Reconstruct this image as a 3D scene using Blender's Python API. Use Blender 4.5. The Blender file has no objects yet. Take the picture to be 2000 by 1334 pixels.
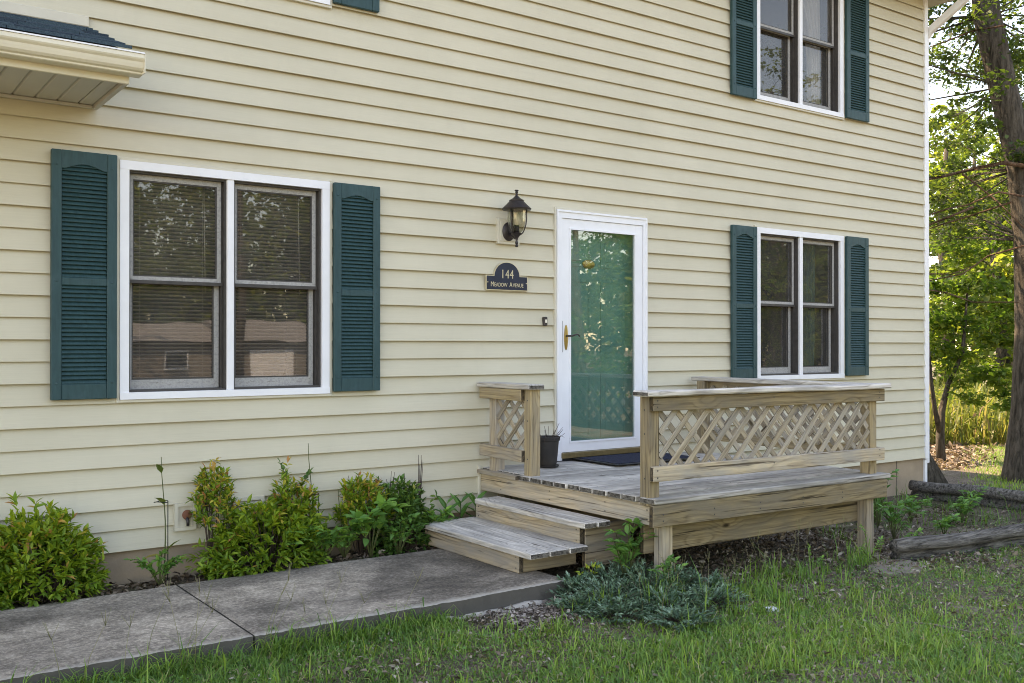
import bpy, bmesh, math, random
import numpy as np
from mathutils import Vector, Matrix, noise as mnoise
R_ = math.radians
random.seed(7); rng = np.random.default_rng(11)
scene = bpy.context.scene
COL = scene.collection

# ------------------------------------------------------------------ camera, sky, sun, exposure
D = 6.431; EYE = 1.45; YAW = .6223; PIT = .0047
_F = Vector((math.sin(YAW)*math.cos(PIT), math.cos(YAW)*math.cos(PIT), math.sin(PIT)))
_R = Vector((math.cos(YAW), -math.sin(YAW), 0)); _U = _R.cross(_F)
cam = bpy.data.cameras.new('camera'); camo = bpy.data.objects.new('camera', cam); COL.objects.link(camo)
camo.matrix_world = Matrix(((_R.x, _U.x, -_F.x, 0), (_R.y, _U.y, -_F.y, -D), (_R.z, _U.z, -_F.z, EYE), (0, 0, 0, 1)))
cam.sensor_width = 36; cam.sensor_fit = 'HORIZONTAL'; cam.lens = 1921.8/2000*36
cam.clip_start = .05; cam.clip_end = 2000
scene.camera = camo

SUN_EL, SUN_AZ = R_(54), R_(-24)          # azimuth measured from +Y (behind the house) towards +X
world = bpy.data.worlds.new("World"); scene.world = world; world.use_nodes = True
wn = world.node_tree; wn.nodes.clear()
sky = wn.nodes.new('ShaderNodeTexSky'); sky.sky_type = 'NISHITA'; sky.sun_disc = False
sky.sun_elevation = SUN_EL; sky.sun_rotation = SUN_AZ; sky.air_density = 1.0; sky.dust_density = .4; sky.ozone_density = 1.5
bg = wn.nodes.new('ShaderNodeBackground'); bg.inputs['Strength'].default_value = .15
wo = wn.nodes.new('ShaderNodeOutputWorld')
wn.links.new(sky.outputs[0], bg.inputs[0]); wn.links.new(bg.outputs[0], wo.inputs[0])
sun = bpy.data.lights.new('sun', 'SUN'); sun.energy = 3.2; sun.angle = R_(.53); sun.color = (1, .95, .86)
suno = bpy.data.objects.new('sun', sun); COL.objects.link(suno)
sdir = Vector((math.sin(SUN_AZ)*math.cos(SUN_EL), math.cos(SUN_AZ)*math.cos(SUN_EL), math.sin(SUN_EL)))
suno.rotation_euler = sdir.to_track_quat('Z', 'Y').to_euler(); suno.location = (0, 20, 30)
vs = scene.view_settings
vs.view_transform = 'Standard'; vs.look = 'None'; vs.gamma = 1; vs.use_curve_mapping = False
vs.exposure = 2.42
vs.use_white_balance = True; vs.white_balance_temperature = 9900; vs.white_balance_tint = 19     # the camera is balanced for open shade
scene.cycles.filter_width = 1.0
scene.cycles.max_bounces = 10; scene.cycles.transparent_max_bounces = 24; scene.cycles.diffuse_bounces = 5

# ------------------------------------------------------------------ material helpers
def nmat(name):
    m = bpy.data.materials.new(name); m.use_nodes = True
    nt = m.node_tree; nt.nodes.clear()
    return m, nt
def nd(nt, t, **kw):
    n = nt.nodes.new(t)
    for k, v in kw.items():
        if k.startswith('i_'):
            key = k[2:]; key = int(key) if key.isdigit() else key.replace('_', ' ')
            if hasattr(v, 'is_linked') or isinstance(v, bpy.types.NodeSocket): nt.links.new(v, n.inputs[key])
            else: n.inputs[key].default_value = v
        else: setattr(n, k, v)
    return n
def ramp(nt, fac, stops):
    n = nt.nodes.new('ShaderNodeValToRGB'); cr = n.color_ramp
    while len(cr.elements) < len(stops): cr.elements.new(.5)
    for e, (p, c) in zip(cr.elements, stops):
        e.position = p; e.color = (c if len(c) == 4 else (*c, 1)) if not isinstance(c, (int, float)) else (c, c, c, 1)
    nt.links.new(fac, n.inputs[0]); return n.outputs[0]
def mix(nt, fac, a, b, mode='MIX'):
    n = nt.nodes.new('ShaderNodeMix'); n.data_type = 'RGBA'; n.blend_type = mode
    for idx, v in ((0, fac), (6, a), (7, b)):
        if isinstance(v, bpy.types.NodeSocket): nt.links.new(v, n.inputs[idx])
        elif isinstance(v, (int, float)): n.inputs[idx].default_value = v
        else: n.inputs[idx].default_value = (*v, 1) if len(v) == 3 else v
    return n.outputs[2]
def mth(nt, op, a, b=0.0):
    n = nt.nodes.new('ShaderNodeMath'); n.operation = op
    for i, v in enumerate((a, b)):
        if isinstance(v, bpy.types.NodeSocket): nt.links.new(v, n.inputs[i])
        else: n.inputs[i].default_value = v
    return n.outputs[0]
def coords(nt, scale=(1, 1, 1), kind='Object', rnd=0.0, loc=(0, 0, 0)):
    tc = nt.nodes.new('ShaderNodeTexCoord'); out = tc.outputs[kind]
    if rnd:
        oi = nt.nodes.new('ShaderNodeObjectInfo')
        vm = nt.nodes.new('ShaderNodeVectorMath'); vm.operation = 'MULTIPLY_ADD'
        c = nt.nodes.new('ShaderNodeCombineXYZ')
        for i in range(3): nt.links.new(oi.outputs['Random'], c.inputs[i])
        nt.links.new(c.outputs[0], vm.inputs[0]); vm.inputs[1].default_value = (rnd, rnd*.7, rnd*1.3); nt.links.new(out, vm.inputs[2])
        out = vm.outputs[0]
    mp = nt.nodes.new('ShaderNodeMapping'); nt.links.new(out, mp.inputs[0]); mp.inputs['Scale'].default_value = scale; mp.inputs['Location'].default_value = loc
    return mp.outputs[0]
def noise(nt, vec, scale, detail=4, rough=.55, dist=0):
    return nd(nt, 'ShaderNodeTexNoise', i_Vector=vec, i_Scale=scale, i_Detail=detail, i_Roughness=rough, i_Distortion=dist).outputs[0]
def bump(nt, h, strength=.3, dist=.01):
    return nd(nt, 'ShaderNodeBump', i_Height=h, i_Strength=strength, i_Distance=dist).outputs[0]
def finish(m, nt, color, rough=.6, normal=None, metal=0.0, spec=.4):
    b = nt.nodes.new('ShaderNodeBsdfPrincipled')
    for k, v in (('Base Color', color), ('Roughness', rough), ('Metallic', metal), ('Specular IOR Level', spec)):
        if isinstance(v, bpy.types.NodeSocket): nt.links.new(v, b.inputs[k])
        elif k == 'Base Color': b.inputs[k].default_value = (*v, 1)
        else: b.inputs[k].default_value = v
    if normal is not None: nt.links.new(normal, b.inputs['Normal'])
    o = nt.nodes.new('ShaderNodeOutputMaterial'); nt.links.new(b.outputs[0], o.inputs[0])
    return m
def sub(c, k): return tuple(min(1, x*k) for x in c)

def simple(name, c, rough=.5, metal=0.0, var=.18, scale=9, bstr=.08, spec=.4, streak=(1, 1, 1)):
    m, nt = nmat(name); v = coords(nt, streak, rnd=7)
    n = noise(nt, v, scale, 5, .6)
    col = ramp(nt, n, [(.25, sub(c, 1-var)), (.75, sub(c, 1+var))])
    n2 = noise(nt, v, scale*12, 3)
    return finish(m, nt, col, rough, bump(nt, n2, bstr, .003), metal, spec)

def mat_siding():
    m, nt = nmat('vinyl_siding')
    v = coords(nt, (1.6, 30, 60), rnd=3)
    g = noise(nt, v, 2.4, 5, .65, .6)
    w = coords(nt, (1, 1, 1)); d = noise(nt, w, 1.3, 4, .6)
    fine = noise(nt, coords(nt, (3, 40, 110)), 3.0, 3, .6)
    c = ramp(nt, d, [(.3, (.53, .485, .365)), (.7, (.60, .55, .42))])
    c = mix(nt, .16, c, ramp(nt, g, [(.35, (.465, .43, .325)), (.65, (.66, .61, .48))]))
    streak = noise(nt, coords(nt, (5, 1, .5)), 2.0, 4, .6)
    c = mix(nt, mth(nt, 'MULTIPLY', ramp(nt, streak, [(.55, 0), (.8, 1)]), .10), c, (.36, .33, .25))
    return finish(m, nt, c, .55, bump(nt, mth(nt, 'ADD', g, fine), .22, .0022), 0, .35)

def mat_wood(name, light, mid, dark, grey=0.0, endc=(.035, .029, .024), fresh=.5, figure=7.0):
    m, nt = nmat(name)
    v = coords(nt, (1, 1, 1), rnd=23)
    kv = nd(nt, 'ShaderNodeTexVoronoi', i_Vector=coords(nt, (1.3, 3.6, 3.6), rnd=41), i_Scale=1.25).outputs[0]
    near = ramp(nt, kv, [(.0, 1), (.10, .75), (.30, 0)])
    sp = nd(nt, 'ShaderNodeSeparateXYZ'); nt.links.new(v, sp.inputs[0])
    low = noise(nt, coords(nt, (.75, 4.2, 4.2), rnd=23), 1.35, 2, .45)
    sc_ = mth(nt, 'ADD', mth(nt, 'MULTIPLY', mth(nt, 'ADD', sp.outputs[2], mth(nt, 'MULTIPLY', sp.outputs[1], .8)), 24.0), mth(nt, 'ADD', mth(nt, 'MULTIPLY', low, 7.5), mth(nt, 'MULTIPLY', near, 2.2)))
    rings = mth(nt, 'FRACT', sc_)
    grain = noise(nt, coords(nt, (1.1, 46, 46), rnd=23), 1.7, 5, .68, .3)
    crack = noise(nt, coords(nt, (.8, 34, 34), rnd=31), 1.5, 4, .6, .5)
    blot = noise(nt, coords(nt, (1.6, 5, 5), rnd=17), 1.7, 4, .6)
    c = ramp(nt, rings, [(.0, mid), (.12, light), (.55, light), (.82, mid), (.94, tuple(.45*a+.55*b for a, b in zip(mid, dark))), (1.0, mid)])
    c = mix(nt, .42, c, ramp(nt, grain, [(.34, sub(dark, .55)), (.47, mid), (.62, sub(light, 1.2))]))
    c = mix(nt, ramp(nt, blot, [(.38, 0), (.64, .7)]), c, (.30, .285, .265) if grey else (.235, .20, .155))
    # knots
    knot = ramp(nt, kv, [(.030, 1), (.055, .6), (.08, 0)])
    c = mix(nt, knot, c, sub(dark, .45))
    cr = ramp(nt, crack, [(.33, 1), (.40, 0)])
    c = mix(nt, mth(nt, 'MULTIPLY', cr, .85), c, sub(dark, .28))
    oi = nd(nt, 'ShaderNodeObjectInfo')
    bm_ = ramp(nt, oi.outputs['Random'], [(0, .70), (1, 1.18)])
    c = mix(nt, 1.0, c, bm_, 'MULTIPLY')
    # weathered end grain (the sawn ends of the board)
    tc = nd(nt, 'ShaderNodeTexCoord'); sx = nd(nt, 'ShaderNodeSeparateXYZ'); nt.links.new(tc.outputs['Normal'], sx.inputs[0])
    e = mth(nt, 'GREATER_THAN', mth(nt, 'ABSOLUTE', sx.outputs[0]), .8)
    ec = ramp(nt, noise(nt, coords(nt, (1, 1, 1), rnd=5), 38, 4, .7), [(.38, endc), (.70, sub(mid, .5))])
    c = mix(nt, e, c, ec)
    h = mth(nt, 'SUBTRACT', mth(nt, 'ADD', mth(nt, 'MULTIPLY', grain, .7), mth(nt, 'MULTIPLY', rings, .35)), mth(nt, 'MULTIPLY', cr, .9))
    return finish(m, nt, c, .82, bump(nt, h, .55, .004), 0, .2)

def mat_concrete():
    m, nt = nmat('stained_concrete')
    v = coords(nt, (1, 1, 1))
    big = noise(nt, coords(nt, (1, 1.2, 1)), 2.3, 7, .66, .3)
    med = noise(nt, coords(nt, (1, 1.2, 1)), 9, 7, .76, .2)
    fine = noise(nt, v, 160, 3, .6); grit = noise(nt, v, 45, 5, .75)
    c = ramp(nt, big, [(.34, (.084, .070, .057)), (.48, (.18, .154, .127)), (.64, (.385, .338, .282))])
    c = mix(nt, .5, c, ramp(nt, med, [(.38, (.064, .054, .045)), (.5, (.19, .163, .134)), (.62, (.45, .395, .33))]))
    c = mix(nt, .45, c, ramp(nt, grit, [(.38, (.045, .040, .035)), (.52, (.19, .168, .145)), (.62, (.42, .375, .32))]))
    patchy = noise(nt, coords(nt, (.8, 1.1, 1), loc=(3.1, .4, 0), kind='Object'), 1.3, 4, .55, .5)
    c = mix(nt, 1.0, c, ramp(nt, patchy, [(.36, (.66, .64, .61)), (.5, (1.18, 1.14, 1.09)), (.62, (1.85, 1.78, 1.68))]), 'MULTIPLY')
    sy = nd(nt, 'ShaderNodeSeparateXYZ'); nt.links.new(v, sy.inputs[0])
    edge = nd(nt, 'ShaderNodeMapRange', i_Value=mth(nt, 'ADD', sy.outputs[1], mth(nt, 'MULTIPLY', mth(nt, 'SUBTRACT', med, .5), .12))); edge.inputs['From Min'].default_value = -1.60; edge.inputs['From Max'].default_value = -1.645
    c = mix(nt, mth(nt, 'MULTIPLY', edge.outputs[0], .8), c, (.45, .41, .35))
    spot = nd(nt, 'ShaderNodeTexVoronoi', i_Vector=v, i_Scale=5.0).outputs[0]
    c = mix(nt, ramp(nt, spot, [(.02, .8), (.05, 0)]), c, (.05, .045, .042))
    # vertical faces of the slab are mixed towards a dark brown
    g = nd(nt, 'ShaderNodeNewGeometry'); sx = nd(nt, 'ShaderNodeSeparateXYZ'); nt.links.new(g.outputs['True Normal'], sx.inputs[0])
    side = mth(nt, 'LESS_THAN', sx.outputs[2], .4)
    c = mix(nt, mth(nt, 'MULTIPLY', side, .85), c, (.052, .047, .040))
    h = mth(nt, 'ADD', grit, mth(nt, 'MULTIPLY', fine, .5))
    return finish(m, nt, c, .88, bump(nt, h, .5, .006), 0, .25)

def mat_ground():
    m, nt = nmat('soil_ground')
    v = coords(nt, (1, 1, 1), 'Object')
    a = noise(nt, v, 1.1, 5, .6); b = noise(nt, v, 9, 6, .7); f = noise(nt, v, 60, 5, .75)
    c = ramp(nt, b, [(.3, (.080, .058, .042)), (.5, (.15, .112, .084)), (.7, (.27, .215, .17))])
    c = mix(nt, .6, c, ramp(nt, f, [(.38, (.03, .023, .017)), (.5, (.12, .095, .072)), (.62, (.34, .285, .23))]))
    c = mix(nt, ramp(nt, a, [(.45, 0), (.62, .6)]), c, ramp(nt, b, [(.35, (.030, .046, .014)), (.65, (.072, .088, .028))]))
    sand = noise(nt, v, 2.3, 4, .6)
    c = mix(nt, ramp(nt, sand, [(.56, 0), (.66, .65)]), c, ramp(nt, f, [(.35, (.17, .13, .095)), (.65, (.40, .33, .26))]))
    return finish(m, nt, c, .95, bump(nt, mth(nt, 'ADD', b, f), .8, .015), 0, .15)

def mat_glass(name, tint=(.80, .80, .78), boost=1.55, veil=0.0):
    # window pane: mirror reflection by Fresnel over a slightly tinted clear pane (two layers of glass)
    m, nt = nmat(name)
    lw = nd(nt, 'ShaderNodeLayerWeight', i_Blend=.5)
    fr = mth(nt, 'ADD', .04*boost, mth(nt, 'MULTIPLY', .9, mth(nt, 'POWER', lw.outputs['Facing'], 5.0)))
    fac = nd(nt, 'ShaderNodeClamp', i_Value=fr)
    t = nd(nt, 'ShaderNodeBsdfTransparent'); t.inputs[0].default_value = (*tint, 1)
    wob = noise(nt, coords(nt, (1, 1, 1)), 1.8, 2, .5)
    g = nd(nt, 'ShaderNodeBsdfGlossy', i_Roughness=.012); nt.links.new(bump(nt, wob, .06, .015), g.inputs['Normal'])
    mx = nd(nt, 'ShaderNodeMixShader'); nt.links.new(fac.outputs[0], mx.inputs[0]); nt.links.new(t.outputs[0], mx.inputs[1]); nt.links.new(g.outputs[0], mx.inputs[2])
    if veil:  # thin grey diffuse veil over the pane, uneven by noise
        df_ = nd(nt, 'ShaderNodeBsdfDiffuse'); df_.inputs[0].default_value = (.42, .40, .38, 1)
        sm = noise(nt, coords(nt, (1, 1, 1)), 3.0, 4, .6)
        m2 = nd(nt, 'ShaderNodeMixShader'); nt.links.new(ramp(nt, sm, [(.3, veil*.6), (.7, veil*1.4)]), m2.inputs[0]); nt.links.new(mx.outputs[0], m2.inputs[1]); nt.links.new(df_.outputs[0], m2.inputs[2]); mx = m2
    o = nd(nt, 'ShaderNodeOutputMaterial'); nt.links.new(mx.outputs[0], o.inputs[0]); return m

def mat_leaf(name, stops, trans=.35, rough=.5, tcol=1.5, spec=.35):
    # colour chosen by the leaf's own 'tint' number; light shines through
    m, nt = nmat(name)
    at = nd(nt, 'ShaderNodeAttribute', attribute_name='tint')
    c = ramp(nt, at.outputs['Fac'], stops)
    b = nd(nt, 'ShaderNodeBsdfPrincipled', i_Roughness=rough); b.inputs['Specular IOR Level'].default_value = spec
    nt.links.new(c, b.inputs['Base Color'])
    tl = nd(nt, 'ShaderNodeBsdfTranslucent'); nt.links.new(mix(nt, 1.0, c, (tcol*1.05, tcol, tcol*.55), 'MULTIPLY'), tl.inputs[0])
    mx = nd(nt, 'ShaderNodeMixShader', i_0=trans); nt.links.new(b.outputs[0], mx.inputs[1]); nt.links.new(tl.outputs[0], mx.inputs[2])
    o = nd(nt, 'ShaderNodeOutputMaterial'); nt.links.new(mx.outputs[0], o.inputs[0]); return m

def mat_bark(name, a, b_, sc=1.0, st=None):
    m, nt = nmat(name)
    v = coords(nt, st or (9*sc, 9*sc, 1.6*sc))
    n = noise(nt, v, 2.2, 6, .7, .6); n2 = noise(nt, coords(nt), 30, 4, .7)
    c = ramp(nt, n, [(.35, a), (.65, b_)])
    return finish(m, nt, c, .95, bump(nt, mth(nt, 'ADD', n, mth(nt, 'MULTIPLY', n2, .3)), 1.0, .05), 0, .1)

def mat_shingle():
    m, nt = nmat('slate_blue_shingle')
    v = coords(nt, rnd=9); oi = nd(nt, 'ShaderNodeObjectInfo')
    n = noise(nt, v, 130, 3, .7)
    c = ramp(nt, oi.outputs['Random'], [(0, (.016, .028, .042)), (.5, (.028, .05, .068)), (1, (.045, .085, .10))])
    c = mix(nt, .5, c, ramp(nt, n, [(.35, (.008, .014, .022)), (.65, (.07, .11, .135))]))
    return finish(m, nt, c, .9, bump(nt, n, .6, .004), 0, .2)

def mat_shutter():
    m, nt = nmat('faded_green_shutter')
    g = noise(nt, coords(nt, (14, 14, 2.0), rnd=5), 3, 5, .65, .5)
    f = noise(nt, coords(nt, (1, 1, 1), 'Object'), 4.5, 4, .6)
    c = ramp(nt, g, [(.35, (.012, .050, .055)), (.65, (.020, .070, .076))])
    c = mix(nt, ramp(nt, f, [(.55, 0), (.78, .55)]), c, (.06, .12, .14))
    return finish(m, nt, c, .55, bump(nt, g, .25, .003), 0, .4)

def mat_sash():
    m, nt = nmat('peeling_grey_sash')
    n = noise(nt, coords(nt, (8, 8, 8), rnd=9), 6, 5, .7); n2 = noise(nt, coords(nt, (2, 30, 30), rnd=3), 6, 4, .7)
    c = ramp(nt, n, [(.4, (.30, .295, .29)), (.55, (.42, .415, .40)), (.72, (.20, .19, .175))])
    c = mix(nt, ramp(nt, n2, [(.60, 0), (.68, .8)]), c, (.13, .115, .095))
    return finish(m, nt, c, .75, bump(nt, n2, .4, .003), 0, .3)

def mat_brass():
    return simple('aged_brass', (.42, .29, .10), .38, .9, .3, 30)

M = {}
M['siding'] = mat_siding()
M['trim_cream'] = simple('cream_trim', (.60, .56, .455), .5, 0, .06, 6)
M['white'] = simple('white_trim', (.79, .80, .83), .42, 0, .05, 5, .05, .5)
M['gutter'] = simple('cream_gutter', (.68, .64, .52), .4, 0, .06, 5, .04, .5)
M['soffit'] = simple('soffit_vinyl', (.50, .48, .42), .5, 0, .05, 5)
M['shutter'] = mat_shutter()
M['sash'] = mat_sash()
M['track'] = simple('dark_window_track', (.055, .05, .047), .5, 0, .3, 20)
M['glass'] = mat_glass('window_glass', (.82, .81, .79), 1.35, .055)
M['door_glass'] = mat_glass('storm_door_glass', (.95, .97, .96), 2.4, .012)
M['lamp_glass'] = mat_glass('smoky_lamp_glass', (.86, .85, .80), 1.0)
M['tan'] = mat_wood('weathered_tan_wood', (.42, .322, .185), (.285, .208, .115), (.12, .083, .047), 0)
M['pale'] = mat_wood('weathered_pale_wood', (.52, .415, .285), (.37, .285, .19), (.17, .12, .075), 1)
M['grey'] = mat_wood('silvered_deck_wood', (.66, .615, .555), (.47, .425, .37), (.17, .14, .11), 1)
M['lath'] = mat_wood('lattice_wood', (.44, .36, .255), (.31, .245, .168), (.15, .11, .072), 1)
M['concrete'] = mat_concrete()
M['foundation'] = simple('foundation_concrete', (.36, .275, .195), .9, 0, .22, 3.5, .5, .2)
M['ground'] = mat_ground()
M['shingle'] = mat_shingle()
M['door_green'] = simple('green_door_paint', (.055, .22, .185), .38, 0, .10, 5, .04, .5)
M['brass'] = mat_brass()
M['bronze'] = simple('dark_bronze_metal', (.040, .033, .034), .42, .35, .35, 25, .15, .5)
M['gold_sill'] = simple('gold_anodised_sill', (.26, .20, .10), .42, .7, .25, 12, .1, .5)
M['black'] = simple('black_plastic', (.018, .018, .02), .45, 0, .2, 20)
M['pot'] = simple('charcoal_plastic_pot', (.040, .037, .036), .6, 0, .25, 14, .1)
M['mat'] = simple('navy_door_mat', (.036, .041, .062), .95, 0, .55, 55, .6, .1)
M['plaque'] = simple('navy_plaque', (.010, .016, .035), .45, 0, .3, 15, .1)
M['plaque_gold'] = simple('pale_gold_lettering', (.58, .50, .34), .45, .3, .15, 20)
M['bulb'] = simple('frosted_bulb', (.75, .70, .58), .35, 0, .05, 10)
M['blind'] = simple('grey_blind_slat', (.55, .51, .47), .5, 0, .12, 8)
M['interior'] = simple('interior_wall', (.10, .09, .08), .9, 0, .1, 3)
M['curtain_teal'] = simple('teal_curtain', (.05, .12, .125), .9, 0, .25, 5, .1, .1, (8, 8, .4))
M['curtain_white'] = simple('white_lace_curtain', (.55, .53, .50), .9, 0, .15, 6, .1, .1, (8, 8, .4))
M['paper'] = simple('paper_card', (.62, .58, .48), .8, 0, .08, 6)
M['bark'] = mat_bark('grey_brown_bark', (.034, .029, .023), (.15, .128, .104))
M['bark_red'] = mat_bark('reddish_bark', (.10, .055, .034), (.30, .185, .125), 1.6)
M['log'] = mat_bark('weathered_log', (.050, .045, .041), (.33, .305, .275), .8, (1.1, 16, 16))
M['stem'] = simple('green_stem', (.085, .10, .035), .6, 0, .3, 20)
M['twig'] = simple('brown_twig', (.075, .052, .040), .85, 0, .3, 20)
M['wire'] = simple('dark_green_wire', (.02, .03, .022), .5, .2, .2, 20)
M['stone'] = simple('pale_flat_stone', (.21, .17, .135), .9, 0, .25, 12, .5)
M['asphalt'] = simple('asphalt', (.05, .05, .05), .9, 0, .2, 20, .3)
G = lambda *s: list(s)
M['nandina'] = mat_leaf('nandina_leaf', G((0, (.050, .12, .022)), (.35, (.145, .265, .030)), (.72, (.32, .42, .042)), (.92, (.52, .44, .07)), (1, (.48, .20, .09))), .34)
M['nandina_dk'] = mat_leaf('dark_shrub_leaf', G((0, (.034, .095, .026)), (.55, (.090, .20, .042)), (.9, (.22, .33, .055)), (1, (.42, .37, .08))), .28)
M['broad'] = mat_leaf('broad_green_leaf', G((0, (.055, .165, .048)), (.6, (.13, .31, .075)), (1, (.23, .43, .08))), .30)
M['lily'] = mat_leaf('fading_lily_leaf', G((0, (.05, .11, .03)), (.5, (.13, .17, .035)), (.8, (.33, .30, .07)), (1, (.28, .12, .04))), .30)
M['juniper'] = mat_leaf('blue_juniper_needle', G((0, (.034, .085, .042)), (.5, (.090, .175, .098)), (1, (.25, .37, .26))), .12)
M['grass'] = mat_leaf('lawn_grass_blade', G((0, (.048, .130, .032)), (.45, (.118, .250, .046)), (.8, (.25, .38, .066)), (.93, (.25, .26, .09)), (1, (.42, .36, .22))), .30)
M['straw'] = mat_leaf('dry_seed_stalk', G((0, (.15, .17, .07)), (1, (.33, .29, .16))), .2)
M['litter'] = mat_leaf('dead_leaf', G((0, (.06, .042, .030)), (.5, (.15, .105, .072)), (.85, (.27, .205, .15)), (1, (.42, .35, .28))), .12)
M['chips'] = mat_leaf('bark_chip', G((0, (.08, .06, .05)), (.5, (.20, .155, .125)), (1, (.42, .36, .31))), .02)
M['oak'] = mat_leaf('oak_tree_leaf', G((0, (.020, .038, .012)), (.6, (.040, .072, .018)), (1, (.085, .115, .028))), .5, tcol=2.2)
M['maple'] = mat_leaf('understory_leaf', G((0, (.030, .075, .016)), (.6, (.070, .13, .024)), (1, (.15, .20, .04))), .57, tcol=2.2)
M['wood_leaf'] = mat_leaf('woodland_leaf', G((0, (.035, .065, .018)), (.6, (.085, .125, .026)), (1, (.16, .18, .045))), .57, tcol=2.3)
M['meadow'] = mat_leaf('meadow_weed', G((0, (.07, .11, .025)), (.6, (.16, .19, .05)), (.9, (.28, .24, .11)), (1, (.26, .15, .10))), .45)

# ------------------------------------------------------------------ object helpers
WM = {}
def link(o): COL.objects.link(o); return o
def empty(name, loc, label, cat, group=None):
    o = bpy.data.objects.new(name, None); link(o); o.location = loc; o.empty_display_size = .1
    WM[o] = Matrix.Translation(Vector(loc)); o['label'] = label; o['category'] = cat
    if group: o['group'] = group
    return o
def tag(o, label, cat, group=None):
    o['label'] = label; o['category'] = cat
    if group: o['group'] = group
    return o
def place(o, mat4, parent=None):
    """the object keeps mat4 as its world matrix, parent or not"""
    WM[o] = mat4.copy()
    if parent is not None:
        o.parent = parent; o.matrix_parent_inverse = WM[parent].inverted()
    o.matrix_basis = mat4
    return o
def mobj(name, me, parent=None, mat4=None, material=None):
    if material is not None and not me.materials: me.materials.append(material)
    o = bpy.data.objects.new(name, me); link(o)
    return place(o, mat4 or Matrix(), parent)
def mesh_py(name, V, Fc, smooth=False):
    me = bpy.data.meshes.new(name); me.from_pydata([tuple(v) for v in V], [], Fc); me.update()
    if smooth: me.polygons.foreach_set('use_smooth', [True]*len(me.polygons))
    return me
_boxcache = {}
def box_mesh(sx, sy, sz, bev=.004, rough=0.0, seg=1, seed=0):
    key = (round(sx, 4), round(sy, 4), round(sz, 4), bev, rough, seg, seed)
    if key in _boxcache: return _boxcache[key]
    bm = bmesh.new(); bmesh.ops.create_cube(bm, size=1)
    bmesh.ops.scale(bm, vec=(sx, sy, sz), verts=bm.verts)
    if seg > 1:
        ed = [e for e in bm.edges if abs(e.verts[0].co.x-e.verts[1].co.x) > sx*.5]
        bmesh.ops.subdivide_edges(bm, edges=ed, cuts=seg-1, use_grid_fill=True)
    if bev:
        ed = [e for e in bm.edges if len(e.link_faces) == 2 and e.calc_face_angle(0) > 1]
        bmesh.ops.bevel(bm, geom=ed, offset=min(bev, .45*min(sx, sy, sz)), segments=1, affect='EDGES')
    if rough:
        for v in bm.verts:
            n = mnoise.noise_vector(Vector((v.co.x*2.3+seed*9.1, v.co.y*7, v.co.z*7)))
            v.co += Vector((0, n.y*rough, n.z*rough))
    me = bpy.data.meshes.new('board'); bm.to_mesh(me); bm.free(); _boxcache[key] = me
    return me
def box(name, x0, x1, y0, y1, z0, z1, material, parent=None, bev=.003):
    """axis-aligned bevelled box given by its limits"""
    me = box_mesh(x1-x0, y1-y0, z1-z0, bev).copy(); me.materials.clear(); me.materials.append(material)
    return mobj(name, me, parent, Matrix.Translation(((x0+x1)/2, (y0+y1)/2, (z0+z1)/2)))
def board(name, a, b, h, t, material, parent=None, up=(0, 0, 1), bev=.004, rough=.0, seg=1, share=None, off=(0, 0, 0)):
    """board along a->b: h across (towards up), t thick; local X runs along the board"""
    a = Vector(a); b = Vector(b); d = b-a; L = d.length; x = d/L
    u = Vector(up); z = (u-x*u.dot(x)).normalized(); y = z.cross(x)
    sd = random.randrange(1000) if rough else 0
    me = share or box_mesh(L, t, h, bev, rough, seg, sd)
    if not me.materials: me.materials.append(material)
    elif me.materials[0] is not material:
        me = me.copy(); me.materials.clear(); me.materials.append(material)
    c = (a+b)/2+Vector(off)
    mt = Matrix(((x.x, y.x, z.x, c.x), (x.y, y.y, z.y, c.y), (x.z, y.z, z.z, c.z), (0, 0, 0, 1)))
    return mobj(name, me, parent, mt)
def boxes_mesh(name, lst):
    V, Fc = [], []
    for (x0, x1, y0, y1, z0, z1) in lst:
        n = len(V)
        V += [(x0, y0, z0), (x1, y0, z0), (x1, y1, z0), (x0, y1, z0), (x0, y0, z1), (x1, y0, z1), (x1, y1, z1), (x0, y1, z1)]
        Fc += [(n, n+3, n+2, n+1), (n+4, n+5, n+6, n+7), (n, n+1, n+5, n+4), (n+1, n+2, n+6, n+5), (n+2, n+3, n+7, n+6), (n+3, n, n+4, n+7)]
    return mesh_py(name, V, Fc)
def boxes(name, lst, material, parent=None):
    return mobj(name, boxes_mesh(name, lst), parent, None, material)
def prism(name, poly, axis, a, b, material, parent=None):
    """polygon (list of 2-tuples) extruded along axis 'x' (poly in y,z), 'y' (x,z) or 'z' (x,y) from a to b"""
    n = len(poly); V = []
    for t in (a, b):
        for (p, q) in poly: V.append({'x': (t, p, q), 'y': (p, t, q), 'z': (p, q, t)}[axis])
    Fc = [tuple(range(n)), tuple(range(2*n-1, n-1, -1))]+[(i, i+n, (i+1) % n+n, (i+1) % n) for i in range(n)]
    bm = bmesh.new(); vv = [bm.verts.new(v) for v in V]
    for f in Fc: bm.faces.new([vv[i] for i in f])
    bmesh.ops.recalc_face_normals(bm, faces=bm.faces)
    me = bpy.data.meshes.new(name); bm.to_mesh(me); bm.free()
    return mobj(name, me, parent, None, material)
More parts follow.
